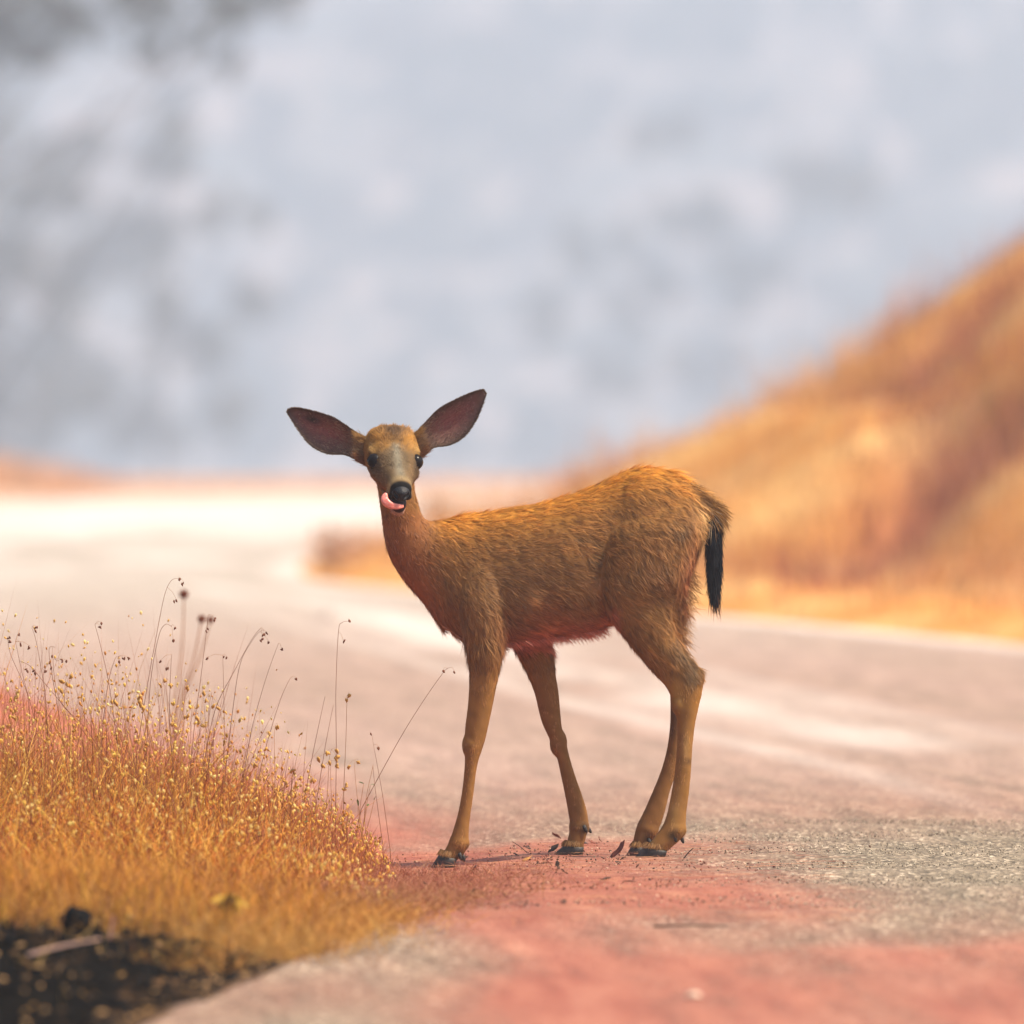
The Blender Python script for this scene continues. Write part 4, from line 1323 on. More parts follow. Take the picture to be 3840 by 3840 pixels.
def catmull(p, m_=5):
    p = np.array(p, float)
    out = []
    for i in range(len(p) - 1):
        p0, p1, p2, p3 = p[max(i - 1, 0)], p[i], p[i + 1], p[min(i + 2, len(p) - 1)]
        for q in range(m_):
            t = q / m_
            out.append(0.5 * ((2 * p1) + (-p0 + p2) * t + (2 * p0 - 5 * p1 + 4 * p2 - p3) * t * t + (-p0 + 3 * p1 - 3 * p2 + p3) * t ** 3))
    out.append(p[-1])
    return np.array(out)

STEM = simple('stalk_straw', (.20, .075, .035), .7, .3, 60)
STEMG = simple('stalk_gold', (.34, .15, .05), .7, .3, 60)
HUSKD = simple('husk_brown', (.16, .055, .025), .7, .35, 200)
HUSKG = simple('husk_gold', (.50, .27, .06), .6, .35, 200)
def stalk(path_px, seeds_px, Y, label, group=None, r=.0007, dark=True, sc=1.0, name='grass_stalk'):
    pts = catmull(path_px)
    W = np.array([P(a_, b_, Y) for a_, b_ in pts])
    gb = float(verge_z(np.array([W[0, 0]]), np.array([Y]))[0][0]) if W[0, 0] < left_edge(Y) else 0.0
    # carry the stem down to the soil
    if W[0, 2] > gb:
        lowd = (W[0] - W[2]); lowd[0] *= .4
        lowd /= max(abs(lowd[2]), 1e-4)
        W = np.concatenate([[W[0] + lowd * (W[0, 2] - gb + .01)], W])
    W[:, 1] += np.linspace(0, 1, len(W)) * rng.normal(0, .04)
    e = empty(name, W[0])
    tag(e, label, 'grass stalk', group)
    tv, tf = tube_path(W - W[0], r, r * .45)
    mesh_np('stem', tv, tf, STEM if dark else STEMG, e, True)
    for (a_, b_) in seeds_px:
        c = P(a_, b_, W[-1, 1])
        # short thread from the stem to the husk
        near = W[np.argmin(np.linalg.norm(W - (c + np.array([0, 0, .02])), axis=1))]
        mid = (near + c) / 2 + np.array([0, 0, .006])
        tv, tf = tube_path(np.array([near, mid, c + np.array([0, 0, .003 * sc])]) - W[0], r * .4, r * .3, 4)
        th_ = mesh_np('seed_thread', tv, tf, STEMG, e, True)
        for q in range(2):
            V, Fc, _ = husks(np.array([c - W[0] + rng.normal(0, .0022, 3) * q]), np.array([rng.uniform(.75, 1.1) * sc]), np.zeros((1, 3)), .7)
            mesh_np('seed_head', V, Fc, HUSKD if dark else HUSKG, th_, True)
    return e
def zA(pts): return [(a_ * .5176, 2100 + b_ * .5176) for a_, b_ in pts]
def zB(pts): return [(700 + a_ * .5694, 2300 + b_ * .5694) for a_, b_ in pts]
GT = 'thin dry stalks rising above the golden grass'
LT = 'thin dry brown stalk with tiny drooping seed heads rising above the golden grass'
stalk(zA([(990, 1400), (1060, 950), (1130, 560), (1190, 260), (1240, 150), (1290, 135)]), zA([(1302, 140), (1327, 168), (1278, 296)]), 23.9, 'tallest thin stalk with its top bent over, rising from the golden grass')
stalk(zA([(1060, 1420), (1090, 900), (1150, 560), (1200, 465), (1250, 480)]), zA([(1265, 495), (1253, 583)]), 23.95, 'thin stalk with hooked top leaning beside the tallest stalk in the grass')
for pth, sd, Y in (
        (zA([(1360, 1700), (1410, 1180), (1450, 880), (1490, 550), (1505, 400)]), zA([(1553, 437), (1505, 500)]), 23.8),
        (zA([(720, 1560), (745, 1180), (785, 880), (830, 720), (850, 705)]), zA([(890, 715), (932, 717), (865, 742)]), 23.9),
        (zA([(860, 1400), (790, 900), (730, 620), (690, 465)]), zA([(735, 462), (722, 486)]), 24.0),
        (zA([(300, 1450), (250, 1150), (170, 850), (115, 590)]), zA([(135, 545), (150, 620), (207, 627)]), 23.8),
        (zA([(210, 1250), (200, 980), (80, 690), (58, 570)]), zA([(60, 568), (72, 590)]), 23.9),
        (zA([(350, 1350), (330, 1000), (300, 800), (260, 580), (230, 490)]), zA([(258, 490), (258, 518)]), 24.0),
        (zA([(500, 1600), (420, 1080), (370, 780), (358, 640), (400, 630)]), zA([(377, 700), (370, 785), (325, 805)]), 23.7),
        (zA([(820, 1560), (560, 1180), (330, 900), (220, 770), (140, 730)]), zA([(187, 792), (243, 803), (255, 825)]), 23.8),
        (zA([(760, 1420), (600, 1200), (430, 1020), (380, 740), (410, 735)]), zA([(450, 738), (482, 737)]), 24.1),
        (zA([(1480, 1450), (1560, 1080), (1700, 800), (1820, 580), (1890, 492)]), zA([(1915, 540), (1900, 575)]), 23.9),
        (zA([(1630, 1550), (1690, 1050), (1740, 750), (1830, 580), (1880, 520)]), zA([(1936, 535), (1945, 600)]), 24.0),
        (zA([(1615, 1650), (1625, 1200), (1615, 690)]), zA([(1640, 710), (1500, 715)]), 23.9),
        (zA([(1740, 1700), (1800, 1350), (1835, 1180), (1930, 850), (2020, 600)]), zB([(625, 240)]), 24.0),
        (zB([(980, 1400), (985, 900), (983, 500), (1000, 120), (1025, 60), (1065, 50)]), zB([(1073, 50), (1033, 190)]), 23.9),
        (zB([(740, 1420), (820, 980), (880, 690), (912, 545)]), [], 23.8),
        (zB([(830, 1400), (900, 950), (930, 780), (965, 605)]), [], 23.9),
        (zB([(450, 1180), (530, 850), (620, 560), (680, 430)]), zB([(722, 433)]), 24.1),
        (zB([(1290, 1520), (1240, 1150), (1225, 1000)]), [], 23.7),
        (zB([(1340, 1560), (1290, 1200), (1230, 870)]), zB([(1213, 795), (1265, 890)]), 23.8),
        (zA([(1250, 1500), (1230, 1150), (1240, 800), (1250, 680)]), zA([(1205, 790), (1160, 738)]), 24.1)):
    stalk(pth, sd, Y, ('bare thin dry brown stalk without seed heads rising above the golden grass' if not sd else 'thin dry brown stalk with %s tiny drooping seed head%s above the golden grass' % (['one', 'two', 'three'][len(sd) - 1], 's' if len(sd) > 1 else '')), GT)
stalk(zB([(1150, 1290), (1390, 850), (1550, 590), (1690, 390), (1730, 357)]), zB([(1762, 388), (1690, 378)]), 23.9, 'long thin stalk leaning alone from the grass toward the deer\'s front leg')
# shorter stalks with plump golden husks
GG = 'short stalks with plump golden husks in the grass'
LG = 'short straw stalk with plump golden husks standing in the grass'
cl_px = [(900, 720, zA([(455, 880), (487, 905), (445, 950), (515, 850)])), (0, 0, zA([(1165, 915), (1200, 880), (1236, 915)])), (0, 0, zA([(1015, 985), (1010, 1015), (1025, 1060), (1040, 1080)])),
         (0, 0, zA([(130, 960), (112, 1000), (108, 1090), (98, 1140)])), (0, 0, zA([(280, 1105)])), (0, 0, zA([(840, 985), (830, 1030), (845, 1045)])), (0, 0, zA([(735, 1070)])),
         (0, 0, zA([(925, 1150)])), (0, 0, zA([(1490, 1020), (1545, 1055), (1585, 1078), (1480, 975)])), (0, 0, zA([(1340, 1140), (1365, 1125), (1420, 1140), (1432, 1060)])),
         (0, 0, zA([(1355, 920), (1375, 1030)])), (0, 0, zA([(1465, 1205), (1440, 1180)])), (0, 0, zB([(545, 798), (602, 750)])), (0, 0, zB([(868, 965), (930, 920), (992, 910), (985, 965)])),
         (0, 0, zB([(905, 1010), (940, 985), (990, 1010)])), (0, 0, zB([(1067, 543), (1050, 572)])), (0, 0, zB([(1130, 983), (1066, 1015)])), (0, 0, zB([(820, 1110), (790, 1160)])),
         (0, 0, zB([(690, 1040), (708, 1055)])), (0, 0, zB([(640, 1100), (655, 1118)])), (0, 0, zB([(1052, 1130), (1035, 1160)])), (0, 0, zB([(515, 1090), (455, 1000)])), (0, 0, zA([(340, 1180), (345, 1250)])),
         (0, 0, zA([(535, 1205), (540, 1230)])), (0, 0, zA([(715, 1265), (745, 1290)])), (0, 0, zA([(840, 1260), (845, 1290)])), (0, 0, zA([(985, 1245), (990, 1310)])), (0, 0, zA([(1070, 1340), (1050, 1380), (1095, 1420)])),
         (0, 0, zA([(1310, 1235), (1250, 1190), (1210, 1240)])), (0, 0, zA([(140, 1290), (165, 1300)])), (0, 0, zA([(510, 1285), (460, 1310)])), (0, 0, zA([(60, 1200), (25, 1215), (15, 1255)]))]
for k_, (_, _, sd) in enumerate(cl_px):
    cx = sum(s[0] for s in sd) / len(sd); cy = min(s[1] for s in sd)
    lean = rng.normal(0, 45)
    Y = rng.uniform(23.5, 24.3)
    pth = [(cx + lean, cy + 330), (cx + lean * .4, cy + 160), (cx + lean * .1, cy + 30), (cx + 6, cy - 8)]
    stalk(pth, sd, Y, 'short straw stalk bearing %s plump golden husk%s in the grass' % (['one', 'two', 'three', 'four'][len(sd) - 1], ' clusters' if len(sd) > 1 else ' cluster'), GG, .0006, False, 1.7 if k_ in (0, 2, 3, 13) else 1.35)

# three round dried flower heads further back
HEADM = simple('dried_head', (.22, .07, .03), .9, .5, 160)
def flower_stalk(px, py, bx, by, Y, label, rad):
    b0 = P(bx, by, Y); t0 = P(px, py, Y)
    gb = float(verge_z(np.array([b0[0]]), np.array([Y]))[0][0])
    base = np.array([b0[0] + (b0[0] - t0[0]) * .2, Y, gb - .005])
    e = empty('dried_flower', base)
    tag(e, label, 'dried flower', 'round dried flower heads behind the grass')
    W = catmull([base, b0 * .5 + base * .5, b0, (b0 + t0) / 2 + np.array([.006, 0, 0]), t0])
    tv, tf = tube_path(W - base, .0022, .0016, 8)
    mesh_np('stem', tv, tf, STEMG, e, True)
    # bristly round head
    n = 260
    dv_ = rng.normal(size=(n, 3)); dv_ /= np.linalg.norm(dv_, axis=1, keepdims=True)
    c0 = np.tile(np.array([.26, .085, .035]), (n, 1)) * rng.uniform(.5, 1.5, (n, 1))
    V, Fc, C = ribbons(dv_ * rad * .3 + (t0 - base), dv_, np.cross(dv_, rng.normal(size=(n, 3))), np.full(n, rad * .75), np.full(n, rad * .3), c0, c0 * 1.3)
    hd_ = mesh_np('flower_head', V, Fc, GRASS, e, col=C)
    tag(hd_, kind='stuff')
    ball('flower_core', t0 - base, rad * .62, HEADM, hd_, 12, 8)
flower_stalk(690, 2228, 655, 2640, 28.2, 'tallest round brown dried flower head on a pale stem behind the grass', .0125)
flower_stalk(756, 2322, 672, 2640, 28.0, 'round brown dried flower head just below the tallest dried flower', .011)
flower_stalk(790, 2325, 690, 2610, 28.1, 'small brown dried flower head on a stem leaning away from the dried flowers', .010)

# yellow withered flower low in the straw, green leafy sprig
def petals(name, c, rad, n, cols, parent, up=.4):
    V, Fc, C = [], [], []
    for k_ in range(n):
        a_ = 2 * math.pi * k_ / n + rng.normal(0, .15)
        d = np.array([math.cos(a_), math.sin(a_) * .6, up + rng.normal(0, .25)]); d /= np.linalg.norm(d)
        s1 = np.cross(d, (0, 0, 1.0)); s1 /= np.linalg.norm(s1)
        b0 = len(V)
        for (t, w) in ((0, .15), (.35, .42), (.7, .40), (1.0, .08)):
            for sg in (-1, 0, 1):
                V.append(c + d * rad * t + s1 * rad * w * sg * .5 + np.array([0, 0, -.25 * rad * t * t + (.06 * rad if sg else 0)]))
        for i in range(3):
            for j in range(2):
                q = b0 + i * 3 + j
                Fc.append((q, q + 1, q + 4, q + 3))
        C += [np.array(cols[k_ % len(cols)])] * 12
    o = mesh_np(name, np.array(V), Fc, LEAFM, parent, True, col=np.array(C))
    return o
yf = P(862, 3375, 20.5)
e = empty('yellow_flower', (yf[0], yf[1], 0.0))
tag(e, 'withered yellow flower with dark centre in the straw at the grass edge', 'flower')
tv, tf = tube_path(np.array([[0, 0, -.01], [.004, 0, (yf[2]) * .5], [0, 0, yf[2]]]), .0018, .0014, 8)
mesh_np('stem', tv, tf, STEMG, e, True)
for q in range(9):
    a_ = 2 * math.pi * q / 9
    dd_ = np.array([math.cos(a_), -.55 * math.sin(a_) - .15, .8 * math.sin(a_)]); sd_ = np.cross(dd_, (0, -.8, .55)); sd_ /= np.linalg.norm(sd_)
    Lp = .034 * rng.uniform(.7, 1.15)
    Vp = [dd_ * Lp * t + sd_ * Lp * w * sg * .5 + np.array([0, 0, -.012 * t * t]) for (t, w) in ((0, .2), (.4, .5), (.75, .42), (1.0, .1)) for sg in (-1, 0, 1)]
    pt = mesh_np('petal', np.array(Vp), [(i * 3 + j, i * 3 + j + 1, i * 3 + j + 4, i * 3 + j + 3) for i in range(3) for j in range(2)], LEAFM, e, True, col=np.tile(np.array([.44, .25, .03]), (12, 1)))
    pt.location = (0, -.004, yf[2])
ball('flower_core', np.array([0, -.004, yf[2]]), .012, simple('flower_dark', (.09, .035, .012), .9, .4, 200), e, 14, 9)

e0 = P(1290, 3175, 23.7)
e = empty('leafy_sprig', (e0[0], e0[1], 0.0))
tag(e, 'small sprig with a few green leaves at the thin end of the grass', 'plant')
tops = [P(a_, b_, 23.7) - np.array(e.location) for a_, b_ in zB([(1128, 1270), (1210, 1130), (1165, 1125), (1235, 1230), (1190, 1272), (1228, 1000)])]
for q, t in enumerate(tops):
    W = catmull([(0.03 * (q % 3), 0, -.01), t * .5 + np.array([.012, 0, 0]), t])
    tv, tf = tube_path(W, .0008, .0004)
    mesh_np('stem', tv, tf, STEMG, e, True)
    if q < 5:
        c0 = [(.10, .12, .03), (.12, .15, .035), (.07, .08, .03)][q % 3]
        lf = petals('leaf', np.array([0., 0, 0]), .017 if q == 0 else .012, 1, [c0], e, .6)
        lf.location = t; lf.rotation_euler = (rng.normal(0, .4), rng.normal(0, .5), rng.uniform(0, 6.28))
e0 = P(1157, 3057, 23.6)
e = empty('leafy_sprig', (e0[0], e0[1], 0.0))
tag(e, 'single fresh green leaf cluster deep in the golden grass', 'plant')
tv, tf = tube_path(catmull([(0, 0, -.01), (.005, 0, e0[2] * .5), (0, 0, e0[2])]), .0008, .0005)
mesh_np('stem', tv, tf, STEMG, e, True)
for q in range(3):
    lf = petals('leaf', np.array([0., 0, 0]), .014, 1, [(.10, .16, .03)], e, .6)
    lf.location = (0, 0, e0[2] - .006 * q); lf.rotation_euler = (0, 0, q * 2.1)

# ---- litter round the hooves
def leaf_mesh(L, W, curl, cup, seed):
    r = np.random.default_rng(seed)
    V, Fc = [], []
    m_ = 7
    for i in range(m_):
        t = i / (m_ - 1)
        w = W * (math.sin(math.pi * min(1, t * .93 + .05)) ** .8) * (1 + .25 * r.normal())
        bx = L * (math.sin(curl * t) / max(curl, .01))
        bz = L * (1 - math.cos(curl * t)) / max(curl, .01)
        for sg in (-1, 0, 1):
            V.append((bx, w * .5 * sg, bz + (cup * w if sg else 0) + .0006 * r.normal()))
    for i in range(m_ - 1):
        for j in range(2):
            q = i * 3 + j
            Fc.append((q, q + 1, q + 4, q + 3))
    return np.array(V), Fc
LB = {'dark': simple('leaf_dark', (.035, .020, .016), .7, .4, 120), 'red': simple('leaf_redbrown', (.16, .045, .028), .6, .4, 120), 'tan': simple('leaf_tan', (.50, .24, .07), .7, .4, 120)}
def leaf(px, py, L, W, curl, rz, label, mat='dark', group=None, Y=None, tilt=0.0, name='dead_leaf', cat='leaf', rx=None):
    Y = Y or gy(py)
    p = P(px, py, Y)
    z = float(ground_z(p[0], Y)) if p[0] > left_edge(Y) else float(verge_z(np.array([p[0]]), np.array([Y]))[0][0])
    V, Fc = leaf_mesh(L, W, curl, .18, int(px * 7 + py))
    o = mesh_np(name, V, Fc, LB[mat], None, True)
    md = o.modifiers.new('thickness', 'SOLIDIFY'); md.thickness = .0007
    o.location = (p[0], Y, z + .003)
    o.rotation_euler = (rng.normal(0, .25) if rx is None else rx, -tilt, rz)
    tag(o, label, cat, group)
    return o
def z6(a_, b_): return (1550 + a_ * .621, 2950 + b_ * .621)
leaf(*z6(1190, 415), .052, .020, 1.25, 0.05, 'curled red brown leaf standing up just in front of the hind hooves', 'red', tilt=.35, Y=23.85, rx=.55)
leaf(*z6(655, 480), .026, .014, 1.0, .3, 'curled tan leaf lying on the salmon dust between front and hind hooves', 'tan')
leaf(*z6(880, 545), .020, .010, 1.1, 2.2, 'small dark leaf curled upright on the salmon dust', 'dark', tilt=.8)
LL, GL = 'small dark dead leaf lying flat on the salmon dust near the hooves', 'dead leaves scattered round the hooves'
for (a_, b_, s_) in ((935, 570, .020), (1120, 612, .024), (1160, 618, .016), (335, 650, .024), (580, 700, .022), (1420, 460, .022), (815, 440, .030), (340, 505, .022), (735, 510, .012), (1160, 480, .011),
                     (450, 555, .012), (120, 590, .026), (885, 745, .018), (770, 632, .012), (890, 352, .026), (1055, 392, .030), (1010, 385, .016), (125, 437, .014), (710, 412, .014), (1345, 533, .012), (960, 495, .012), (500, 690, .010),
                     (630, 440, .012), (1255, 505, .012), (1100, 385, .018), (1140, 375, .016)):
    px, py = z6(a_, b_)
    leaf(px, py, s_ * rng.uniform(.85, 1.15), s_ * rng.uniform(.4, .7), rng.uniform(.3, 1.3), rng.uniform(-.6, .6) + math.pi * rng.integers(0, 2), LL if (mt_ := 'dark' if rng.random() < .8 else 'red') == 'dark' else LL.replace('dark', 'reddish'), mt_, GL, tilt=rng.uniform(0, .4))
leaf(1215, 2318, .05, .035, .9, .5, 'reddish brown scrap lying alone on the far lane of the road', 'red', Y=48.5, tilt=.5)
TW = simple('twig_bark', (.05, .028, .02), .8, .4, 120)
def twig(p0, p1, r, label, Y0, lift=0.0, group=None, mat=TW):
    a0, a1 = P(*p0, Y0), P(*p1, Y0)
    gz0 = float(ground_z(a0[0], Y0)) if a0[0] > left_edge(Y0) else float(verge_z(np.array([a0[0]]), np.array([Y0]))[0][0])
    a0[2] = gz0 + r
    if not lift:
        a1 = np.array([a1[0], Y0 + rng.normal(0, .03), gz0 + r * 1.2])
    W = catmull([a0, (a0 + a1) / 2 + np.array([0, 0, .002]), a1])
    tv, tf = tube_path(W - a0, r, r * .6, 7)
    o = mesh_np('twig', tv, tf, mat, None, True)
    o.location = a0
    tag(o, label, 'twig', group)
twig(z6(1632, 438), z6(1692, 372), .0016, 'thin dark twig poking up behind the hind hooves', 23.8, 1)
twig(z6(690, 385), z6(597, 333), .0010, 'thin twig leaning up from the dust between the front legs', 24.2, 1)
twig(z6(1250, 452), z6(1285, 425), .0014, 'short twig lying under the near hind hoof', 23.75, 1)
twig(z6(770, 435), z6(850, 445), .0018, 'short flat twig in front of the far front hoof', 23.6)
twig(z6(1265, 665), z6(1345, 660), .0016, 'dark twig lying on the bare salmon dust toward the foreground', 22.7)
twig(z6(160, 520), z6(185, 500), .0016, 'dark twig crossed under the near front hoof', 23.72, 1)
twig((2450, 3485), (2730, 3500), .0020, 'long thin bent twig lying across the salmon road in front of the deer', 21.0)
twig((100, 3552), (375, 3522), .0030, 'pale pinkish stick lying across the charred soil', 19.2, 1, mat=simple('stick_pale', (.62, .38, .30), .8, .25, 60))
twig((215, 3480), (245, 3400), .0016, 'thin pale stem standing in front of the charred soil', 19.9, 1, mat=STEMG)
twig((410, 3490), (425, 3435), .0026, 'short pinkish stem standing at the back of the charred soil', 19.9, 1, mat=simple('stem_pink', (.45, .22, .18), .8, .25, 60))
# pebble in the foreground
pb_ = P(2600, 3745, gy(3745))
o = ball('pebble', np.zeros(3), .011, simple('pebble_pale', (.62, .45, .34), .8, .25, 90), None, 14, 9, (1.2, 1, .7))
o.location = (pb_[0], pb_[1], .004); tag(o, 'single pale pebble on the salmon road in the foreground', 'pebble')

# needles, crumbs
n = 1500
ny = rng.uniform(21.2, 24.6, n)
nx = rng.normal(0.0, .30, n) + .06 + (23 - ny) * .04
ok = (nx > left_edge(ny) - .08) & (nx < .65)
nx, ny = nx[ok], ny[ok]; n = len(nx)
az = rng.normal(0, .6, n) + math.pi * rng.integers(0, 2, n)
dv_ = np.stack([np.cos(az), np.sin(az) * 1.2, np.zeros(n)], 1)
nc_ = pick([(.30, .085, .045), (.40, .15, .08), (.22, .05, .035), (.48, .24, .12)], n)
V1 = ribbons(np.stack([nx, ny, ground_z(nx, ny) + rng.uniform(.002, .006, n)], 1), dv_, np.tile(np.array([0, -.4, 1.0]), (n, 1)), rng.uniform(.03, .14, n), rng.uniform(.0010, .0018, n), nc_, nc_, np.stack([rng.normal(0, .006, n), rng.normal(0, .03, n), rng.uniform(-.002, .004, n)], 1), 3)
V, Fc, C = V1
o = mesh_np('needle_litter', V, Fc, GRASS, col=C)
tag(o, 'thin rust coloured needles strewn over the salmon dust', 'needles', kind='stuff')
n = 1500
cy_ = rng.uniform(21.8, 24.7, n) ; cx_ = rng.normal(.08, .26, n)
ok = (cx_ > left_edge(cy_) - .05); cx_, cy_ = cx_[ok], cy_[ok]; n = len(cx_)
cc_ = pick([(.05, .03, .025), (.12, .04, .03), (.60, .42, .30), (.30, .09, .06), (.03, .02, .02)], n)
V, Fc, C = husks(np.stack([cx_, cy_, ground_z(cx_, cy_) + .001], 1), rng.uniform(.3, 1.0, n) ** 1.5, cc_, 1.4)
o = mesh_np('litter_crumbs', V, Fc, LEAFM, col=C)
tag(o, 'fine dark and pale crumbs scattered round the hooves', 'litter', kind='stuff')
# loose chippings on the road
n = 17000
cy_ = rng.uniform(21.3, 26.0, n); cx_ = rng.uniform(-.1, 1.35, n)
keep_ = rng.random(n) < smooth(.05, .6, cx_ + .12 * vnoise(np.stack([cx_, cy_ * .3], 1), 1.2, 331))
cx_, cy_ = cx_[keep_], cy_[keep_]; n = len(cx_)
cc_ = pick([(.46, .39, .30), (.26, .21, .155), (.36, .30, .22), (.62, .54, .42), (.13, .105, .08)], n)
rz_ = rng.uniform(.0008, .0030, n) * rng.uniform(.5, 1, n)
OV = np.array([(1, 0, 0), (0, 1, 0), (-1, 0, 0), (0, -1, 0), (0, 0, .8), (0, 0, -.8)], float)
OF = np.array([(0, 1, 4), (1, 2, 4), (2, 3, 4), (3, 0, 4), (1, 0, 5), (2, 1, 5), (3, 2, 5), (0, 3, 5)])
an_ = rng.uniform(0, 6.28, n)
R_ = OV[None] * rz_[:, None, None] * rng.uniform(.6, 1.4, (n, 6, 1))
xx, yy = R_[..., 0] * np.cos(an_)[:, None] - R_[..., 1] * np.sin(an_)[:, None], R_[..., 0] * np.sin(an_)[:, None] + R_[..., 1] * np.cos(an_)[:, None]
V = np.stack([xx, yy, R_[..., 2]], -1) + np.stack([cx_, cy_, ground_z(cx_, cy_) + rz_ * .25], 1)[:, None, :]
Fc = (OF[None] + (np.arange(n) * 6)[:, None, None]).reshape(-1, 3)
o = mesh_np('road_grit', V.reshape(-1, 3), Fc, LEAFM, col=np.repeat(cc_, 6, 0))
tag(o, 'loose pale chippings on the grey road surface', 'grit', kind='stuff')
# charred litter
n = 3600
cy_ = rng.uniform(17.4, 20.7, n); cx_ = left_edge(cy_) - .01 - 1.2 * rng.random(n)
zc_, chc = verge_z(cx_, cy_)
cc_ = pick([(.006, .006, .006), (.008, .007, .006), (.015, .012, .009), (.006, .006, .007), (.006, .006, .006), (.006, .006, .006), (.36, .20, .07), (.46, .27, .12), (.12, .07, .035)], n, .3)
V, Fc, C = husks(np.stack([cx_, cy_, zc_ + .002], 1), rng.uniform(.8, 4.2, n) * np.where(cc_[:, 0] > .1, .6, 1.0), cc_, 1.5)
V[:, 2] = np.repeat(zc_, len(HV)) + (V[:, 2] - np.repeat(zc_, len(HV))) * .55
CHARM = vcol_mat('charred_matter', .95, .03)
o = mesh_np('charred_litter', V, Fc, CHARM, col=C)
tag(o, 'black charred clods and tan scraps in front of the grass', 'litter', kind='stuff')
ck = P(285, 3448, 20.0)
o = ball('charred_lump', np.zeros(3), .026, simple('char_black', (.006, .006, .006), .95, .5, 60, .05), None, 16, 10, (1.1, 1, .95))
for v_ in o.data.vertices: v_.co *= 1 + .12 * math.sin(v_.co.x * 190 + v_.co.z * 150) 
o.location = (ck[0], ck[1], ck[2]); tag(o, 'round black charred lump at the back of the burnt soil', 'lump')
o.location.z = float(verge_z(np.array([ck[0]]), np.array([20.0]))[0][0]) + .02

# ---- bank grass, far verge grass
def bank_grass(n, y0, y1, dmax, hmin, hmax, w):
    y = rng.uniform(y0, y1, n); d = rng.uniform(0, 1, n) ** .8 * dmax
    x = right_edge(y) + d
    p = np.stack([x, y], 1)
    cl_ = smooth(-.8, .9, vnoise(p, .55, 301))
    c = pick([(.70, .40, .14), (.78, .52, .23), (.62, .31, .11), (.68, .38, .17)], n)
    rd = np.clip(smooth(.2, 1.0, vnoise(p * np.array([1, .4]), .30, 302)) * .8 + .7 * np.exp(-(d / .4) ** 2) * .6, 0, 1)[:, None]
    gq = np.exp(-(np.abs(vnoise(np.stack([x * 0.9 + y * 0.12, y * 0.10], -1), 0.5, 41)) / 0.3) ** 2)[:, None] * smooth(.4, 1.5, d)[:, None]
    rd = np.clip(rd + .8 * gq, 0, 1)
    c = c * (1 - .92 * rd) + pick([(.40, .13, .08), (.28, .09, .07)], n) * .92 * rd
    h = rng.uniform(hmin, hmax, n) * (.45 + .8 * cl_) * smooth(-.1, .6, d)
    return blades(np.stack([x, y, bank_z(x, y) - .01], 1), h + .02, np.full(n, w) * rng.uniform(.6, 1.4, n), np.abs(rng.normal(0, .3, n)), c * .85, np.clip(c * 1.1, 0, 1))
V, Fc, C = merge([bank_grass(30000, 40, 88, 5.5, .07, .26, .007), bank_grass(2500, 52, 84, 4.0, .2, .42, .006)])
o = mesh_np('bank_grass', V, Fc, GRASS, col=C)
tag(o, 'golden dry grass covering the roadside bank', 'grass', kind='stuff')
n = 7000
y = rng.uniform(96, 113, n); x = np.minimum(left_edge(y), 8) - rng.uniform(0, 7, n)
cl_ = smooth(-3.2, -4.6, x) * .8 + .30 * smooth(-.4, 1, vnoise(np.stack([x, y], 1), .35, 311)) * smooth(104, 111, y)
c = pick([(.68, .38, .22), (.64, .34, .21), (.70, .46, .28)], n)
V, Fc, C = blades(np.stack([x, y, verge_z(x, y)[0]], 1), .04 + .42 * cl_ * rng.uniform(.5, 1.1, n), rng.uniform(.010, .022, n), np.abs(rng.normal(0, .3, n)), c * .8, c)
o = mesh_np('far_verge_grass', V, Fc, GRASS, col=C)
tag(o, 'low orange dry grass beyond the far bend of the road', 'grass', kind='stuff')

# shrubs on the end of the bank
def shrub(px, Y, h, w, cols, label, n=220):
    x = (px - 1920) * Y / F
    z = float(bank_z(np.array([x]), np.array([Y]))[0]) if x > right_edge(Y) else float(verge_z(np.array([x]), np.array([Y]))[0][0])
    e = empty('dry_shrub', (x, Y, z - .01))
    tag(e, label, 'shrub')
    for q in range(6):
        a_ = rng.uniform(0, 6.28); t = np.array([math.cos(a_) * w * .5, math.sin(a_) * w * .5, h * rng.uniform(.6, .95)])
        tv, tf = tube_path(catmull([(0, 0, 0), t * .5 + np.array([0, 0, .03]), t]), .006, .002)
        mesh_np('stem', tv, tf, STEM, e, True)
    u = rng.normal(size=(n, 3)) * np.array([w * .32, w * .32, h * .22]) + np.array([0, 0, h * .6])
    u[:, 2] = np.clip(u[:, 2], .02, h * 1.1)
    d = rng.normal(size=(n, 3)); d[:, 2] = np.abs(d[:, 2]); d /= np.linalg.norm(d, axis=1, keepdims=True)
    c = pick(cols, n)
    V, Fc, C = ribbons(u, d, np.cross(d, rng.normal(size=(n, 3))), rng.uniform(.03, .09, n), rng.uniform(.010, .022, n), c * .8, c)
    f_ = mesh_np('foliage', V, Fc, GRASS, e, col=C); tag(f_, kind='stuff')
shrub(1255, 58.5, .24, .24, [(.66, .40, .27), (.70, .46, .30)], 'low reddish dry shrub at the tip of the grassy bank')
shrub(1640, 70, .26, .22, [(.50, .28, .12), (.58, .36, .18)], 'tan dry shrub rising from the bank behind the deer\'s head')

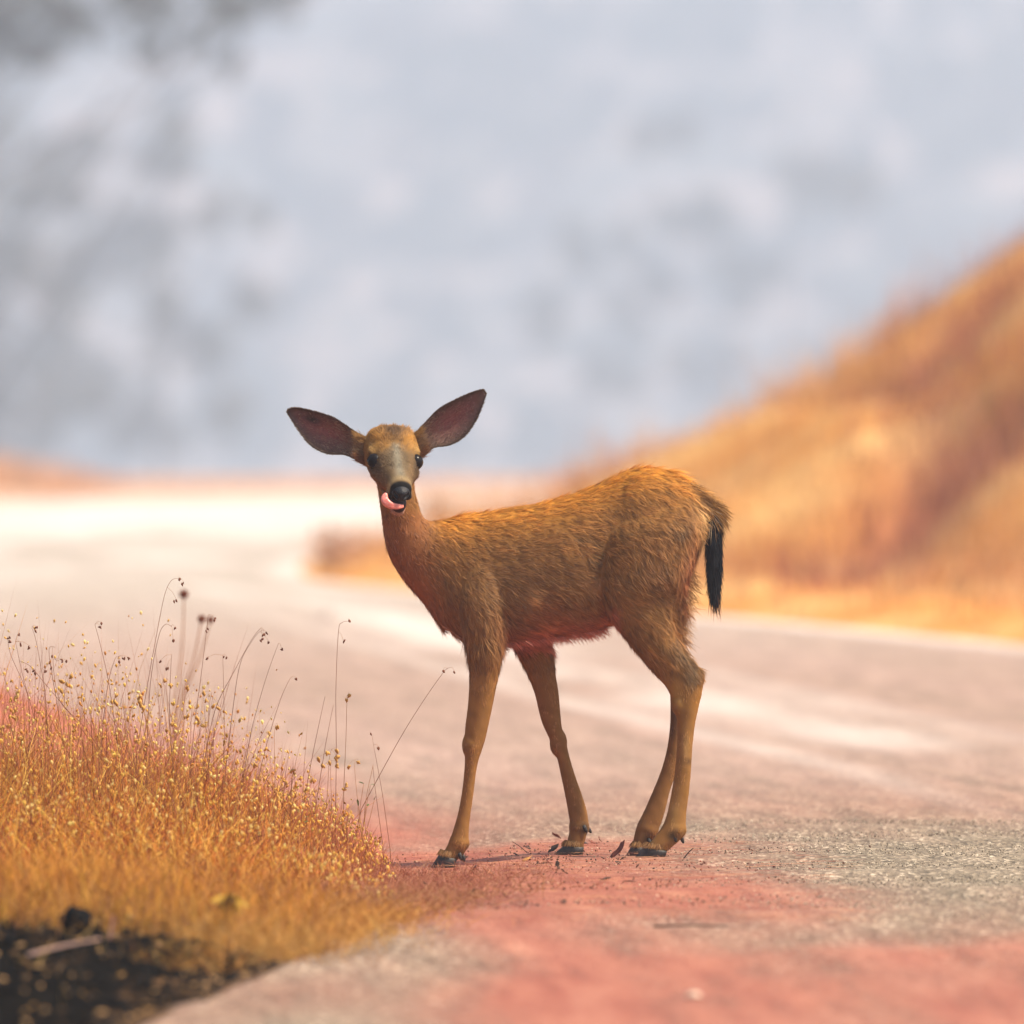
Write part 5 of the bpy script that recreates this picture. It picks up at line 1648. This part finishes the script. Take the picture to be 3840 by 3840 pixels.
# ---- trees: two broad crowns reaching in at the top, a wood on the far slope
BARK = simple('tree_bark', (.10, .075, .06), .95, .3, 3)
CROWN = vcol_mat('tree_leaves', .8, .2, transl=.25)
def tree(x, Y, h, crowns, label, n=3800, ls=.20):
    z = float(far_z(np.array([x]), np.array([float(Y)]))[0])
    e = empty('oak_tree', (x, Y, z)); tag(e, label, 'tree', None)
    W = catmull([(0, 0, -.3), (.15, 0, h * .25), (-.1, .1, h * .55), (.1, 0, h * .85)])
    tv, tf = tube_path(W, .42, .10, 10)
    tr = mesh_np('trunk', tv, tf, BARK, e, True)
    Vs, Fs, Cs = [], [], []
    tot = sum(c[3] ** 2 for c in crowns)
    for (cx, cy, cz, r) in crowns:
        c = np.array([cx - x, cy - Y, cz - z])
        st = W[int(len(W) * rng.uniform(.45, .85))]
        tv, tf = tube_path(catmull([st, st * .45 + c * .55 + np.array([0, 0, .5]), c]), .10, .03, 7)
        mesh_np('limb', tv, tf, BARK, tr, True)
        m_ = int(n * r * r / tot)
        # clumps
        k_ = max(6, m_ // 60)
        cc = rng.normal(size=(k_, 3)); cc /= np.linalg.norm(cc, axis=1, keepdims=True)
        cc = cc * (r * rng.uniform(.45, 1.0, (k_, 1))) * np.array([1, 1, .75])
        u = cc[rng.integers(0, k_, m_)] + rng.normal(0, r * .14, (m_, 3)) + c
        d = rng.normal(size=(m_, 3)); d /= np.linalg.norm(d, axis=1, keepdims=True)
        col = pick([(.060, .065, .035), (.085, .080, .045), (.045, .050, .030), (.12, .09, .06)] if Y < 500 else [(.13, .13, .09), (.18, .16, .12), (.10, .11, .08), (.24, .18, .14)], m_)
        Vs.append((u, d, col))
    u = np.concatenate([a_[0] for a_ in Vs]); d = np.concatenate([a_[1] for a_ in Vs]); col = np.concatenate([a_[2] for a_ in Vs])
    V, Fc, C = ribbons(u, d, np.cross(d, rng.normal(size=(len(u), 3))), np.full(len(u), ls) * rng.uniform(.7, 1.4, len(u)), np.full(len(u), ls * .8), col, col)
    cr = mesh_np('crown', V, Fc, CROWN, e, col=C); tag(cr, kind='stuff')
def crown_at(px, py, Y, r):
    p = P(px, py, Y); return (p[0], Y + rng.normal(0, .6), p[2], r)
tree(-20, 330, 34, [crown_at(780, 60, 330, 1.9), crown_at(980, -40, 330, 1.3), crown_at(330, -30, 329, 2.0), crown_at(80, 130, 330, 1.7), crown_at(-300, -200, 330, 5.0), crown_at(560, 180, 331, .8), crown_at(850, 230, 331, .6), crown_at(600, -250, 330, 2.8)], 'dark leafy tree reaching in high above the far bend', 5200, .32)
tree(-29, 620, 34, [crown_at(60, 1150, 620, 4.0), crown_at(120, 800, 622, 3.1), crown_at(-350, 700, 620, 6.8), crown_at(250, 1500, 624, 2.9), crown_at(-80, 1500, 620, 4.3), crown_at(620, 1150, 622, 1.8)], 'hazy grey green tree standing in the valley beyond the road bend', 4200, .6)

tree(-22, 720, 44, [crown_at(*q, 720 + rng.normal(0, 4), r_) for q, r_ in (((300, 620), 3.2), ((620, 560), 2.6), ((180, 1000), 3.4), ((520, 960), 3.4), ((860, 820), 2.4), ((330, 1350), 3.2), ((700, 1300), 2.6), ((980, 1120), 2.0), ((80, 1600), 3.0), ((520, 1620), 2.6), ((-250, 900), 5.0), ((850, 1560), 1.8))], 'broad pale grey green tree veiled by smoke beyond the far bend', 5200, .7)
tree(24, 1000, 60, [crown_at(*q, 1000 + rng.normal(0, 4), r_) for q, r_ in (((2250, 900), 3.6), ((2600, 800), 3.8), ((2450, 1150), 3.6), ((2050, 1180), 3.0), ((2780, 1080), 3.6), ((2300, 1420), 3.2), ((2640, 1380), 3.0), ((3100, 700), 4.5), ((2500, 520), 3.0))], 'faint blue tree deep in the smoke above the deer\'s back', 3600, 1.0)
# far wood
nt_ = 800
ty = rng.uniform(1290, 1800, nt_); tx = rng.uniform(-110, 110, nt_)
dn = vnoise(np.stack([tx, ty], 1), .02, 401)
kp = dn + rng.normal(0, .5, nt_) > -.1
tx, ty = tx[kp], ty[kp]; nt_ = len(tx)
tz = far_z(tx, ty)
rr_ = rng.uniform(1.8, 4.6, nt_)
m_ = 80
u = rng.normal(size=(nt_, m_, 3)); u /= np.linalg.norm(u, axis=-1, keepdims=True)
u = u * rng.uniform(.55, 1.0, (nt_, m_, 1)) * rr_[:, None, None] * np.array([1, 1, .9])
u = u + np.stack([tx, ty, tz + rr_ * 1.1], 1)[:, None, :]
u = u.reshape(-1, 3)
d = rng.normal(size=u.shape); d /= np.linalg.norm(d, axis=1, keepdims=True)
col = np.repeat(pick([(.06, .075, .055), (.09, .095, .07), (.05, .06, .06), (.16, .12, .10)], nt_, .2), m_, 0)
V, Fc, C = ribbons(u, d, np.cross(d, rng.normal(size=u.shape)), np.full(len(u), 1.8), np.full(len(u), 1.5), col, col)
o = mesh_np('far_wood', V, Fc, CROWN, col=C)
tag(o, 'scattered scrub and trees on the smoky far slope', 'wood', kind='stuff')
